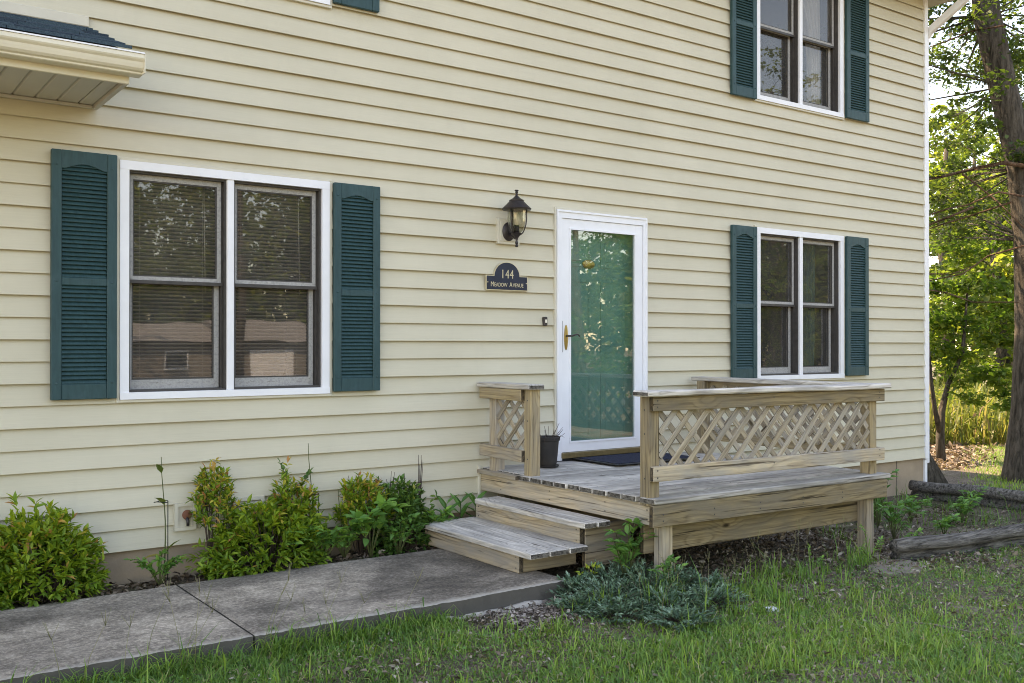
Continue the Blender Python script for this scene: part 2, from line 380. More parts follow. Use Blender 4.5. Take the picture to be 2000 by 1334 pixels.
def tube_geo(pts, rads, seg=8, V=None, Fc=None, cap=True, wob=0.0):
    V = [] if V is None else V; Fc = [] if Fc is None else Fc
    pts = [Vector(p) for p in pts]; prev = None; base = len(V)
    for i, p in enumerate(pts):
        d = (pts[min(i+1, len(pts)-1)]-pts[max(i-1, 0)])
        d = d.normalized() if d.length > 1e-9 else Vector((0, 0, 1))
        if prev is None:
            ref = Vector((1, 0, 0)) if abs(d.x) < .8 else Vector((0, 1, 0)); u = (ref-d*ref.dot(d)).normalized()
        else: u = (prev-d*prev.dot(d)).normalized()
        prev = u; w = d.cross(u)
        for k in range(seg):
            a = 2*math.pi*k/seg; r = rads[i]*(1+wob*mnoise.noise(Vector((math.cos(a)*2, math.sin(a)*2, i*.7))))
            V.append(tuple(p+u*(math.cos(a)*r)+w*(math.sin(a)*r)))
    for i in range(len(pts)-1):
        for k in range(seg):
            a = base+i*seg+k; b = base+i*seg+(k+1) % seg
            Fc.append((a, b, b+seg, a+seg))
    if cap:
        Fc.append(tuple(base+k for k in range(seg))[::-1]); Fc.append(tuple(base+(len(pts)-1)*seg+k for k in range(seg)))
    return V, Fc
def tube(name, pts, rads, material, parent=None, seg=8, wob=0.0, smooth=True):
    if not hasattr(rads, '__len__'): rads = [rads]*len(pts)
    V, Fc = tube_geo(pts, rads, seg, wob=wob)
    return mobj(name, mesh_py(name, V, Fc, smooth), parent, None, material)
def tubes(name, lst, material, parent=None, seg=5):
    V, Fc = [], []
    for pts, rads in lst:
        if not hasattr(rads, '__len__'): rads = [rads]*len(pts)
        tube_geo(pts, rads, seg, V, Fc)
    return mobj(name, mesh_py(name, V, Fc, True), parent, None, material)
def lathe(name, prof, material, parent=None, center=(0, 0, 0), seg=24, axis='z', smooth=True, flutes=0, fl=0.0):
    """profile of (radius, height); a full turn about an axis through center"""
    V, Fc = [], []
    for (r, h) in prof:
        for k in range(seg):
            a = 2*math.pi*k/seg; rr = r*(1+(fl*math.cos(a*flutes) if flutes else 0))
            p = (math.cos(a)*rr, math.sin(a)*rr, h)
            if axis == 'y': p = (p[0], -p[2], p[1])
            V.append((p[0]+center[0], p[1]+center[1], p[2]+center[2]))
    for i in range(len(prof)-1):
        for k in range(seg):
            a = i*seg+k; b = i*seg+(k+1) % seg
            Fc.append((a, b, b+seg, a+seg))
    bm = bmesh.new(); vv = [bm.verts.new(v) for v in V]
    for f in Fc: bm.faces.new([vv[i] for i in f])
    if prof[0][0] > .0: bm.faces.new([vv[k] for k in range(seg)])
    if prof[-1][0] > .0: bm.faces.new([vv[(len(prof)-1)*seg+k] for k in range(seg)])
    bmesh.ops.remove_doubles(bm, verts=bm.verts, dist=1e-5)
    bmesh.ops.recalc_face_normals(bm, faces=bm.faces)
    me = bpy.data.meshes.new(name); bm.to_mesh(me); bm.free()
    if smooth:
        me.polygons.foreach_set('use_smooth', [len(p.vertices) <= 4 for p in me.polygons])
        me.set_sharp_from_angle(angle=R_(35))
    return mobj(name, me, parent, None, material)

# leaves: numpy batches of small folded blades, each with a tint of its own
def leaf_batch(P, Dr, L, W, tint, up=None, fold=.25, droop=.25, simple_=False):
    P = np.asarray(P, float); n = len(P); Dr = np.asarray(Dr, float)
    Dr = Dr/np.maximum(np.linalg.norm(Dr, axis=1, keepdims=True), 1e-9)
    if up is None: up = np.tile([0, 0, 1.], (n, 1))+rng.normal(0, .35, (n, 3))
    S = np.cross(Dr, up); S /= np.maximum(np.linalg.norm(S, axis=1, keepdims=True), 1e-6)
    Nn = np.cross(S, Dr)
    L = np.broadcast_to(np.asarray(L, float), (n,))[:, None]; W = np.broadcast_to(np.asarray(W, float), (n,))[:, None]
    if simple_:
        a = P; b = P+Dr*L*.5+S*W*.5+Nn*W*fold; c = P+Dr*L-Nn*L*droop*.5; d = P+Dr*L*.5-S*W*.5+Nn*W*fold
        V = np.stack([a, b, c, d], 1).reshape(-1, 3); q = np.arange(n)[:, None]*4
        F_ = (q+np.array([0, 1, 2, 3])).reshape(-1); return dict(V=V, loops=F_, sizes=np.full(n, 4), tint=np.repeat(tint, 4))
    m1 = P+Dr*L*.33-Nn*L*droop*.08; m2 = P+Dr*L*.68-Nn*L*droop*.45; tip = P+Dr*L-Nn*L*droop
    r1 = m1+S*W*.48+Nn*W*fold; l1 = m1-S*W*.48+Nn*W*fold; r2 = m2+S*W*.36+Nn*W*fold*.8; l2 = m2-S*W*.36+Nn*W*fold*.8
    V = np.stack([P, r1, m1, l1, r2, m2, l2, tip], 1).reshape(-1, 3); q = np.arange(n)[:, None]*8
    idx = np.array([0, 1, 2, 0, 2, 3, 1, 4, 5, 2, 2, 5, 6, 3, 4, 7, 5, 5, 7, 6])
    return dict(V=V, loops=(q+idx).reshape(-1), sizes=np.tile([3, 3, 4, 4, 3, 3], n), tint=np.repeat(tint, 8))
def batch_mesh(name, batches):
    me = bpy.data.meshes.new(name)
    offs = 0; loops = []
    for b in batches: loops.append(b['loops']+offs); offs += len(b['V'])
    V = np.concatenate([b['V'] for b in batches]).astype(np.float32); Lp = np.concatenate(loops).astype(np.int32); Sz = np.concatenate([b['sizes'] for b in batches]).astype(np.int32)
    T = np.concatenate([b['tint'] for b in batches]).astype(np.float32)
    me.vertices.add(len(V)); me.vertices.foreach_set('co', V.ravel())
    me.loops.add(len(Lp)); me.loops.foreach_set('vertex_index', Lp)
    me.polygons.add(len(Sz)); st = np.concatenate([[0], np.cumsum(Sz)[:-1]]).astype(np.int32)
    me.polygons.foreach_set('loop_start', st)
    a = me.attributes.new('tint', 'FLOAT', 'POINT'); a.data.foreach_set('value', np.clip(T, 0, 1))
    me.update(calc_edges=True); me.validate()
    return me
def foliage(name, batches, material, parent=None, stuff=False):
    o = mobj(name, batch_mesh(name, batches), parent, None, material)
    if stuff: o['kind'] = 'stuff'
    return o
def unit(n):
    v = rng.normal(0, 1, (n, 3)); return v/np.linalg.norm(v, axis=1, keepdims=True)
def vnoise(x, y, s=1.0, seed=0):
    """smooth value noise 0..1, vectorised"""
    x = np.asarray(x)*s+seed*17.3; y = np.asarray(y)*s+seed*7.7
    xi = np.floor(x).astype(int); yi = np.floor(y).astype(int); fx = x-xi; fy = y-yi
    fx = fx*fx*(3-2*fx); fy = fy*fy*(3-2*fy)
    def h(a, b): v = np.sin(a*127.1+b*311.7)*43758.5453; return v-np.floor(v)
    return (h(xi, yi)*(1-fx)+h(xi+1, yi)*fx)*(1-fy)+(h(xi, yi+1)*(1-fx)+h(xi+1, yi+1)*fx)*fy

# ------------------------------------------------------------------ ground
def gz(x, y):
    x = np.asarray(x, float); y = np.asarray(y, float)
    z = -.10-.020*np.clip(x-4, 0, 9)-.012*np.clip(x-13, 0, 30)
    bed = np.clip((y+.40)/.1, 0, 1)*np.clip((4.4-x)/.3, 0, 1)*np.clip((.4-y)/.2, 0, 1)
    z = z*(1-bed)+(-.035)*bed
    z = z-.022*np.clip(-7-y, 0, 30)
    return z+(vnoise(x, y, 2.2, 1)-.5)*.035+(vnoise(x, y, 7, 2)-.5)*.014
def geom_axis(lo, hi, step, far, n):
    g = np.arange(lo, hi+1e-6, step); k = np.geomspace(step, far, n)
    return np.concatenate([lo-k[::-1], g, hi+k])
xs = geom_axis(-3, 16, .09, 400, 26); ys = geom_axis(-8, 5, .09, 400, 26)
XX, YY = np.meshgrid(xs, ys); ZZ = gz(XX, YY)
V = np.stack([XX, YY, ZZ], -1).reshape(-1, 3); nx, ny = len(xs), len(ys)
ii, jj = np.meshgrid(np.arange(nx-1), np.arange(ny-1)); q = (jj*nx+ii).ravel()
me = batch_mesh('ground', [dict(V=V, loops=np.stack([q, q+1, q+1+nx, q+nx], 1).ravel(), sizes=np.full(len(q), 4), tint=np.zeros(len(V)))])
me.polygons.foreach_set('use_smooth', [True]*len(me.polygons))
ground = mobj('ground', me, None, None, M['ground']); ground['kind'] = 'structure'

# street in front, far behind the camera (it shows in the panes)
def sheet(name, x0, x1, y0, y1, dz, material, n=60):
    X = np.linspace(x0, x1, n); Vv = []
    for x in X:
        for y in (y0, (y0+y1)/2, y1): Vv.append((x, y, float(gz(x, y))+dz))
    Fc = [(i*3+k, i*3+3+k, i*3+4+k, i*3+1+k) for i in range(n-1) for k in (0, 1)]
    o = mobj(name, mesh_py(name, Vv, Fc), None, None, material); o['kind'] = 'structure'; return o
sheet('road', -60, 80, -25.5, -19.5, .05, M['asphalt'])

# ------------------------------------------------------------------ concrete walk
def slab(x0, x1, y0, y1, parent):
    n = 90; prof = []
    bm = bmesh.new()
    bmesh.ops.create_grid(bm, x_segments=n, y_segments=12, size=.5)
    for v in bm.verts:
        v.co.x = x0+(v.co.x+.5)*(x1-x0); v.co.y = y0+(v.co.y+.5)*(y1-y0)
        e = min(v.co.y-y0, y1-v.co.y, v.co.x-x0, x1-v.co.x)
        v.co.z = 0+.004*mnoise.noise(Vector((v.co.x*1.3, v.co.y*2, 0)))-(.007 if e < 1e-4 else 0)
        if v.co.y-y0 < 1e-4: v.co.y += .016*mnoise.noise(Vector((v.co.x*9, 0, 3)))+.012*math.sin(v.co.x*1.7); v.co.z -= .007*abs(mnoise.noise(Vector((v.co.x*23, 2, 3))))
    ret = bmesh.ops.extrude_face_region(bm, geom=bm.faces[:])
    for v in [g for g in ret['geom'] if isinstance(g, bmesh.types.BMVert)]: v.co.z -= .155
    bmesh.ops.recalc_face_normals(bm, faces=bm.faces)
    me = bpy.data.meshes.new('slab'); bm.to_mesh(me); bm.free()
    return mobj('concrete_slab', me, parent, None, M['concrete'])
walk = bpy.data.objects.new('walkway', None); link(walk); walk.location = (2, -1, 0); walk['kind'] = 'structure'; WM[walk] = Matrix.Translation((2, -1, 0))
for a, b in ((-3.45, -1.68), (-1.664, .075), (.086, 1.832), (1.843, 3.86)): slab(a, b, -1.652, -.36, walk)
# ragged footing lip under the front edge of the walk
tubes('concrete_footing', [([(x, -1.655+.02*math.sin(x*5), -.125+.006*math.sin(x*13)) for x in np.arange(1.6, 3.75, .08)], [.028+.012*abs(math.sin(i*2.3)) for i in range(27)])], M['concrete'], walk, 6)

# ------------------------------------------------------------------ house
house = empty('house', (4, 4, -.2), 'two storey cream clapboard house with green shutters behind the wooden porch', 'house')
EX = .132; ZB = .169; XL, XR = -4.0, 10.47; ZTOP = 5.46
WZ0, WZ1 = 1.116, 2.612; WUZ0 = 3.862; WUZ1 = WUZ0+(WZ1-WZ0)
wins = [(1.586, 3.004, WZ0, WZ1), (7.525, 8.903, WZ0, WZ1), (7.525, 8.903, WUZ0, WUZ1), (1.586, 3.004, WUZ0, WUZ1)]
JC = .019
DX0, DX1, DZ1 = 5.047, 6.064, 2.585
holes = [(a-JC, b+JC, c-JC, d+JC) for a, b, c, d in wins]+[(DX0-JC, DX1+JC, -1, DZ1+JC)]
def runs(x0, x1, z0, z1, hs):
    """split a band into cells: list of (xa, xb, [(za, zb)...])"""
    xsb = sorted({x0, x1, *[h[0] for h in hs if x0 < h[0] < x1], *[h[1] for h in hs if x0 < h[1] < x1]})
    out = []
    for a, b in zip(xsb[:-1], xsb[1:]):
        m = (a+b)/2; segs = [(z0, z1)]
        for h in hs:
            if h[0] < m < h[1]:
                ns = []
                for s, e in segs:
                    if h[3] <= s or h[2] >= e: ns.append((s, e)); continue
                    if h[2] > s: ns.append((s, h[2]))
                    if h[3] < e: ns.append((h[3], e))
                segs = ns
        out.append((a, b, segs))
    return out
# siding courses
k = 0
while ZB+k*EX < ZTOP:
    z0 = ZB+k*EX; z1 = z0+EX
    lip = .0285 if k % 2 == 0 else .0215
    groups = []; cur = []
    for a, b, segs in runs(XL, XR-.045, z0, z1, holes):
        if segs: cur.append((a, b, segs))
        elif cur: groups.append(cur); cur = []
    if cur: groups.append(cur)
    for gcells in groups:
        V, Fc = [], []
        for a, b, segs in gcells:
            for s, e in segs:
                full = e > z1-1e-6; e2 = e+.012 if full else e
                yo = lambda z: -(lip+(.0015-lip)*(z-z0)/EX)
                n = len(V); zz = [s, s+.004, e2]
                cv = min(s+.034, e2-.002)
                prof = [(0.0035, cv), (yo(cv)+.0030, cv), (yo(s)+.0030, s+.0005), (yo(s)+.0012, s), (yo(s), s+.002), (yo(e2), e2), (.0035, e2)]
                for x in (a, b):
                    for (y, z) in prof: V.append((x, y, z))
                m_ = len(prof)
                for i in range(m_): Fc.append((n+i, n+(i+1) % m_, n+m_+(i+1) % m_, n+m_+i))
                Fc.append(tuple(n+i for i in range(m_))); Fc.append(tuple(n+2*m_-1-i for i in range(m_)))
        bm = bmesh.new(); vv = [bm.verts.new(v) for v in V]
        for f in Fc: bm.faces.new([vv[i] for i in f])
        bmesh.ops.recalc_face_normals(bm, faces=bm.faces)
        me = bpy.data.meshes.new('siding_board'); bm.to_mesh(me); bm.free()
        mobj('siding_board', me, house, None, M['siding'])
    k += 1
# sheathing with the window and door openings, other walls, floors, ceiling
core = []
for a, b, segs in runs(XL, XR, ZB+.03, ZTOP+.3, [(h[0]+.012, h[1]-.012, h[2]+.012, h[3]-.012) for h in holes]):
    for s, e in segs: core.append((a, b, .004, .14, s, e))
DEP = 8.2
core += [(XL, XL+.14, .14, DEP, .12, 5.7), (XR-.14, XR, .14, DEP, .12, 5.7), (XL, XR, DEP, DEP+.14, .12, 5.7),
         (XL+.14, XR-.14, .14, DEP, .40, .45), (XL+.14, XR-.14, .14, DEP, 5.5, 5.6), (XL+.14, XR-.14, .14, DEP, 2.95, 3.1)]
for x in (4.2, 6.9): core.append((x, x+.1, .14, DEP, .45, 5.5))
core.append((XL+.14, XR-.14, 3.6, 3.7, .45, 5.5))
boxes('interior_wall', core, M['interior'], house)
# gable-side siding (seen only from the side)
for k in range(42):
    z0 = ZB+k*EX
    prism('siding_board', [(XR+.002, z0+.001), (XR+.016, z0), (XR+.004, z0+EX+.01), (XR+.002, z0+EX+.01)], 'y', .03, DEP, M['siding'], house)
# corner post and foundation
box('corner_post', XR-.045, XR+.018, -.032, .05, ZB-.012, 5.5, M['white'], house)
box('trim_strip', 4.272, 4.292, -.032, .004, ZB+.01, .515, M['trim_cream'], house)
box('foundation', XL+.03, XR-.02, .012, .2, -.6, ZB+.01, M['foundation'], house, .004)
box('foundation', XR-.2, XR-.02, .2, DEP, -.6, ZB+.01, M['foundation'], house, .004)
box('foundation_joint', 9.915, 9.923, .0085, .02, -.5, ZB-.004, M['track'], house, .001)
# roof
EZ = 5.44; OV = .52; RX0, RX1 = XL-.4, XR+.34; RY = DEP/2; RZ = EZ+.22+(RY+OV)*.42
prism('roof', [(-OV-.03, EZ+.18), (RY, RZ+.02), (DEP+OV, EZ+.18), (DEP+OV, EZ+.14), (RY, RZ-.05), (-OV-.03, EZ+.14)], 'x', RX0, RX1, M['shingle'], house)
boxes('eave_soffit', [(RX0, RX1, -OV+.02, .0, EZ+.02, EZ+.035), (XR, RX1, 0, DEP, EZ+.022, EZ+.037)], M['soffit'], house)
box('fascia', RX0, RX1, -OV, -OV+.02, EZ, EZ+.14, M['white'], house)
prism('gable_wall', [(0.02, EZ+.03), (DEP, EZ+.03), (RY, RZ-.08)], 'x', XR-.12, XR, M['siding'], house)
prism('gable_wall', [(0.02, EZ+.03), (DEP, EZ+.03), (RY, RZ-.08)], 'x', XL, XL+.12, M['siding'], house)
gut = [(-OV-.001, EZ+.13), (-OV-.11, EZ+.135), (-OV-.115, EZ+.09), (-OV-.08, EZ+.02), (-OV-.001, EZ+.02)]
prism('roof_gutter', gut, 'x', RX0, RX1, M['gutter'], house)
# downspout with its offset elbow at the corner
def rect_sweep(name, pts, w, d, material, parent, side=Vector((1, 0, 0))):
    V, Fc = [], []; pts = [Vector(p) for p in pts]
    for i, p in enumerate(pts):
        t = (pts[min(i+1, len(pts)-1)]-pts[max(i-1, 0)]).normalized(); n = t.cross(side).normalized()
        for a, b in ((-1, -1), (1, -1), (1, 1), (-1, 1)): V.append(tuple(p+side*(a*w/2)+n*(b*d/2)))
    for i in range(len(pts)-1):
        for k in range(4): Fc.append((i*4+k, i*4+(k+1) % 4, i*4+4+(k+1) % 4, i*4+4+k))
    Fc += [(3, 2, 1, 0), tuple(len(V)-4+k for k in range(4))]
    bm = bmesh.new(); vv = [bm.verts.new(v) for v in V]
    for f in Fc: bm.faces.new([vv[i] for i in f])
    bmesh.ops.recalc_face_normals(bm, faces=bm.faces)
    bmesh.ops.bevel(bm, geom=[e for e in bm.edges if e.calc_face_angle(0) > 1.2], offset=.006, segments=1, affect='EDGES')
    me = bpy.data.meshes.new(name); bm.to_mesh(me); bm.free()
    return mobj(name, me, parent, None, material)
dx = XR+.062
ds = rect_sweep('downspout', [(dx, .045, .10), (dx, .045, 2.5), (dx, .045, 4.9), (dx, .03, 5.02), (dx, -.03, 5.09), (dx, -.44, 5.33), (dx, -.54, 5.40), (dx, -.575, 5.50)], .062, .082, M['white'], house)
rect_sweep('downspout_sleeve', [(dx, .045, 3.02), (dx, .045, 3.10)], .070, .090, M['white'], ds)
box('drain_pipe', XR-.026, XR+.022, -.01, .06, -.20, ZB-.02, M['white'], house)

# --- windows
def window(x0, x1, z0, z1, detail=True):
    cw, ch, cs, mw = .056, .055, .044, .047
    yf, yb = -.036, .012
    V = []
    w = boxes('window', [(x0, x1, yf, yb, z1-ch, z1), (x0, x1, yf-.004, yb, z0, z0+cs), (x0, x0+cw, yf+.002, yb, z0+cs, z1-ch), (x1-cw, x1, yf+.002, yb, z0+cs, z1-ch)], M['white'], house)
    xm = (x0+x1)/2-.003
    box('mullion', xm-mw/2, xm+mw/2, yf+.006, .10, z0+cs, z1-ch, M['white'], w)
    for (a, b, c, d) in ((x0-JC, x1+JC, z1+.001, z1+JC), (x0-JC, x1+JC, z0-JC, z0-.001), (x0-JC, x0-.001, z0-.0005, z1+.0005), (x1+.001, x1+JC, z0-.0005, z1+.0005)):
        box('trim_channel', a, b, -.0305, .006, c, d, M['trim_cream'], w, .002)
    zi0, zi1 = z0+cs, z1-ch; zm = zi0+(zi1-zi0)*.505
    for (a, b) in ((x0+cw, xm-mw/2), (xm+mw/2, x1-cw)):
        # dark track lining the jamb
        boxes('window_track', [(a, a+.012, -.008, .13, zi0, zi1), (b-.012, b, -.008, .13, zi0, zi1), (a+.012, b-.012, -.006, .13, zi1-.014, zi1), (a+.012, b-.012, -.006, .13, zi0, zi0+.014),
                               (b-.022, b-.012, .035, .044, zi0+.014, zi1-.014), (b-.022, b-.012, .076, .084, zi0+.014, zi1-.014)], M['track'], w)
        a2, b2 = a+.0125, b-.0125
        for (u, (s, e), y, bot) in (('upper', (zm, zi1-.0145), .047, .030), ('lower', (zi0+.0145, zm+.026), .089, .060)):
            st = .036 if u == 'upper' else .042
            sa = boxes('window_sash', [(a2, a2+st*.7, y-.016, y+.014, s, e), (b2-st, b2-.010, y-.016, y+.014, s, e), (a2+st*.7, b2-st, y-.015, y+.013, e-.034, e), (a2+st*.7, b2-st, y-.015, y+.013, s, s+bot)], M['sash'], w)
            p = mobj('window_pane', boxes_mesh('pane', [(a2+st*.7-.004, b2-st+.004, y-.002, y+.002, s+bot-.004, e-.030)]), sa, None, M['glass'])
            boxes('glazing_bead', [(a2+st*.7, a2+st*.7+.009, y-.011, y-.0025, s+bot, e-.034), (b2-st-.009, b2-st, y-.011, y-.0025, s+bot, e-.034), (a2+st*.7+.009, b2-st-.009, y-.011, y-.0025, e-.043, e-.034), (a2+st*.7+.009, b2-st-.009, y-.011, y-.0025, s+bot, s+bot+.009)], M['track'], w)
        boxes('meeting_rail', [(a2, b2, .024, .030, zm-.016, zm+.006)], M['track'], w)
    return w
for wn_ in wins: window(*wn_)

# --- shutters
_louv = {}
def shutter(x0, x1, z0, z1, single=True):
    W, H = x1-x0, z1-z0; st = W*.155; yb, yf = -.028, -.062
    tr, mr, br = .075, .048, .095; zm = z0+H*.475
    arch = []
    xa, xb = x0+st, x1-st; zt = z1-tr
    for i in range(13):
        t = i/12; s = min(max((t-.06)/.88, 0), 1); arch.append((xa+(xb-xa)*t, zt-.035+.032*math.sin(math.pi*s)**1.2))
    rail = [(x0+st, z1), (x0+st, zt-.035)]+arch[1:-1]+[(x1-st, zt-.035), (x1-st, z1)]
    sh = prism('shutter', rail[::-1], 'y', yb, yf+.003, M['shutter'], house)
    def bx(nm, a, b, c, d, y=yf): box(nm, a, b, y, yb, c, d, M['shutter'], sh, .004)
    bx('shutter_stile', x0, x0+st, z0, z1); bx('shutter_stile', x1-st, x1, z0, z1)
    bx('shutter_rail', x0+st, x1-st, zm-mr/2, zm+mr/2, yf+.003); bx('shutter_rail', x0+st, x1-st, z0, z0+br, yf+.003)
    box('shutter_back', x0+st-.004, x1-st+.004, -.0325, -.0295, z0+br, zt, M['shutter'], sh, 0)
    pitch = .0258
    key = round(xb-xa, 3)
    if key not in _louv: _louv[key] = box_mesh(xb-xa-.001, .007, .028, .002).copy(); _louv[key].materials.append(M['shutter'])
    lst = []
    for (s, e) in ((z0+br+.012, zm-mr/2-.008), (zm+mr/2+.012, zt-.010)):
        n = int(round((e-s)/pitch))
        for i in range(n+1): lst.append(s+(e-s)*i/n)
    for z in lst:
        if not single: continue
        mobj('louver', _louv[key], sh, Matrix.Translation(((xa+xb)/2, -.0445, z)) @ Matrix.Rotation(R_(-38), 4, 'X'))
    if not single:
        V, Fc = [], []
        for z in lst:
            n = len(V)
            for x in (xa, xb):
                for (y, dz) in ((-.034, .011), (-.055, -.011), (-.051, -.015), (-.031, .007)): V.append((x, y, z+dz))
            for i in range(4): Fc.append((n+i, n+(i+1) % 4, n+4+(i+1) % 4, n+4+i))
        o = mobj('louvers', mesh_py('louvers', V, Fc), sh, None, M['shutter']); o['kind'] = 'stuff'
    for (x, z) in ((x0+st*.5, z1-.09), (x1-st*.5, z1-.09), (x0+st*.5, zm), (x1-st*.5, zm), (x0+st*.5, z0+.1), (x1-st*.5, z0+.1)):
        lathe('screw_cap', [(.0065, 0), (.0065, .003), (.003, .005), (0, .005)], M['shutter'], sh, (x, yf, z), 8, 'y')
for (a, b, c, d, s) in ((1.187, 1.563, 1.126, 2.632, True), (3.028, 3.392, 1.128, 2.608, True), (7.152, 7.503, 1.142, 2.606, True), (8.928, 9.303, 1.136, 2.612, True),
                        (7.152, 7.503, 3.850, 5.33, True), (8.930, 9.320, 3.866, 5.34, True), (3.026, 3.385, 3.880, 5.36, False), (1.187, 1.563, 3.880, 5.36, False)):
    shutter(a, b, c, d, s)

# --- door
df = boxes('door_frame', [(DX0, DX0+.053, -.036, .10, .50, DZ1), (DX1-.045, DX1, -.036, .10, .50, DZ1), (DX0+.053, DX1-.045, -.036, .10, DZ1-.068, DZ1)], M['white'], house)
boxes('casing_bead', [(DX0+.004, DX0+.016, -.045, -.036, .50, DZ1-.004), (DX1-.016, DX1-.004, -.045, -.036, .50, DZ1-.004), (DX0+.016, DX1-.016, -.045, -.036, DZ1-.018, DZ1-.004)], M['white'], df)
for (a, b, c, d) in ((DX0-JC, DX0-.001, ZB+.0, DZ1+JC), (DX1+.001, DX1+JC, ZB, DZ1+JC), (DX0-.001, DX1+.001, DZ1+.001, DZ1+JC)):
    box('trim_channel', a, b, -.0305, .006, c, d, M['trim_cream'], df, .002)
sx0, sx1, sz0, sz1 = DX0+.056, DX1-.048, .566, DZ1-.071
gx0, gx1, gz0_, gz1_ = 5.186, 5.938, .640, 2.44
sd = boxes('storm_door', [(sx0, gx0, -.026, .010, sz0, sz1), (gx1, sx1, -.026, .010, sz0, sz1), (gx0, gx1, -.025, .009, gz1_, sz1), (gx0, gx1, -.025, .009, sz0, gz0_)], M['white'], house)
bd = .014
boxes('door_glass_bead', [(gx0, gx0+bd, -.031, -.016, gz0_, gz1_), (gx1-bd, gx1, -.031, -.016, gz0_, gz1_), (gx0+bd, gx1-bd, -.031, -.016, gz1_-bd, gz1_), (gx0+bd, gx1-bd, -.031, -.016, gz0_, gz0_+bd)], M['white'], sd)
boxes('door_glass', [(gx0+bd, gx1-bd, -.014, -.010, gz0_+bd, gz1_-bd)], M['door_glass'], sd)
box('door_sill', DX0+.045, DX1-.03, -.060, .09, .518, .563, M['gold_sill'], df)
box('sill_riser', DX0-.01, DX1+.01, -.028, .03, .20, .517, M['black'], df)
hp = lathe('handle_plate', [(.019, 0), (.019, .006), (.012, .009), (0, .009)], M['brass'], sd, (0, 0, 0), 20, 'y')
hp.matrix_basis = Matrix.Translation((5.147, -.026, 1.522)) @ Matrix.Diagonal((1, 1, 5.5, 1)); WM[hp] = hp.matrix_basis.copy()
tube('lever_handle', [(5.150, -.03, 1.535), (5.152, -.075, 1.535), (5.175, -.086, 1.537), (5.205, -.086, 1.546), (5.232, -.083, 1.548), (5.252, -.082, 1.533)], [.008, .008, .008, .007, .0065, .006], M['bronze'], sd, 8)
tube('latch_strip', [(5.106, -.0275, 1.40), (5.106, -.0275, 1.66)], .004, M['track'], sd, 6)
tube('door_closer', [(5.55, .02, .60), (5.93, .02, .60)], .012, M['white'], sd, 8)
# inner door with six raised panels
fx0, fx1, fz0, fz1 = DX0+.053, DX1-.045, .54, DZ1-.068
fd = box('front_door', fx0, fx1, .076, .12, fz0, fz1, M['door_green'], house)
fw = fx1-fx0
for (za, zb) in ((.66, 1.22), (1.40, 2.02), (2.13, 2.40)):
    for (xa, xb) in ((fx0+.12, fx0+fw/2-.055), (fx0+fw/2+.055, fx1-.12)):
        boxes('panel_moulding', [(xa, xb, .071, .076, za, za+.022), (xa, xb, .071, .076, zb-.022, zb), (xa, xa+.022, .071, .076, za+.022, zb-.022), (xb-.022, xb, .071, .076, za+.022, zb-.022)], M['door_green'], fd)
        box('raised_panel', xa+.05, xb-.05, .072, .0762, za+.05, zb-.05, M['door_green'], fd, .006)
kn = lathe('door_knocker', [(.062, 0), (.062, .010), (.045, .020), (0, .022)], M['brass'], fd, (0, 0, 0), 24, 'y')
kn.matrix_basis = Matrix.Translation((5.474, .075, 2.155)) @ Matrix.Diagonal((1.1, 1, .62, 1)); WM[kn] = kn.matrix_basis.copy()

# --- low pent roof at the left (over the garage side)
PX = 1.455
pr = boxes('pent_roof', [(XL, PX, -.735, -.02, 2.955, 2.985)], M['soffit'], house)
px_ = XL
x = PX-.115
pw = .1215
box('soffit_trim', PX-.03, PX, -.735, -.022, 2.905, 2.955, M['soffit'], pr, .003)
box('soffit_trim', XL, PX-.032, -.045, -.020, 2.905, 2.925, M['soffit'], pr, .003)
i = 0
while x > -1.2:
    # soffit panels run from the wall out to the fascia
    prism('soffit_panel', [(x-pw+.010, 2.926), (x-.006, 2.926), (x-.001, 2.936), (x, 2.953), (x-pw, 2.953), (x-pw+.002, 2.936)], 'y', -.73, -.046, M['soffit'], pr); x -= pw; i += 1
box('soffit_panel', PX-.113, PX-.032, -.73, -.046, 2.926, 2.953, M['soffit'], pr, .004)
box('fascia', XL, PX, -.757, -.736, 2.905, 3.02, M['gutter'], pr)
g2 = [(-.758, 3.045), (-.775, 3.045), (-.775, 2.965), (-.825, 2.965), (-.862, 2.990), (-.872, 3.020), (-.885, 3.035), (-.885, 3.058), (-.878, 3.062), (-.868, 3.058), (-.868, 3.048)]
g2 = [(-.760, 2.944), (-.836, 2.944), (-.842, 2.948), (-.843, 2.956), (-.858, 2.962), (-.870, 2.974), (-.876, 2.990), (-.880, 3.004), (-.890, 3.014), (-.895, 3.022), (-.895, 3.044), (-.888, 3.046), (-.760, 3.046)]
prism('gutter', g2, 'x', XL, PX+.045, M['gutter'], pr)
boxes('gutter_lip', [(XL, PX+.045, -.900, -.880, 3.046, 3.054)], M['white'], pr)
boxes('gutter_end_cap', [(PX+.0455, PX+.049, -.897, -.760, 2.944, 3.053)], M['gutter'], pr)
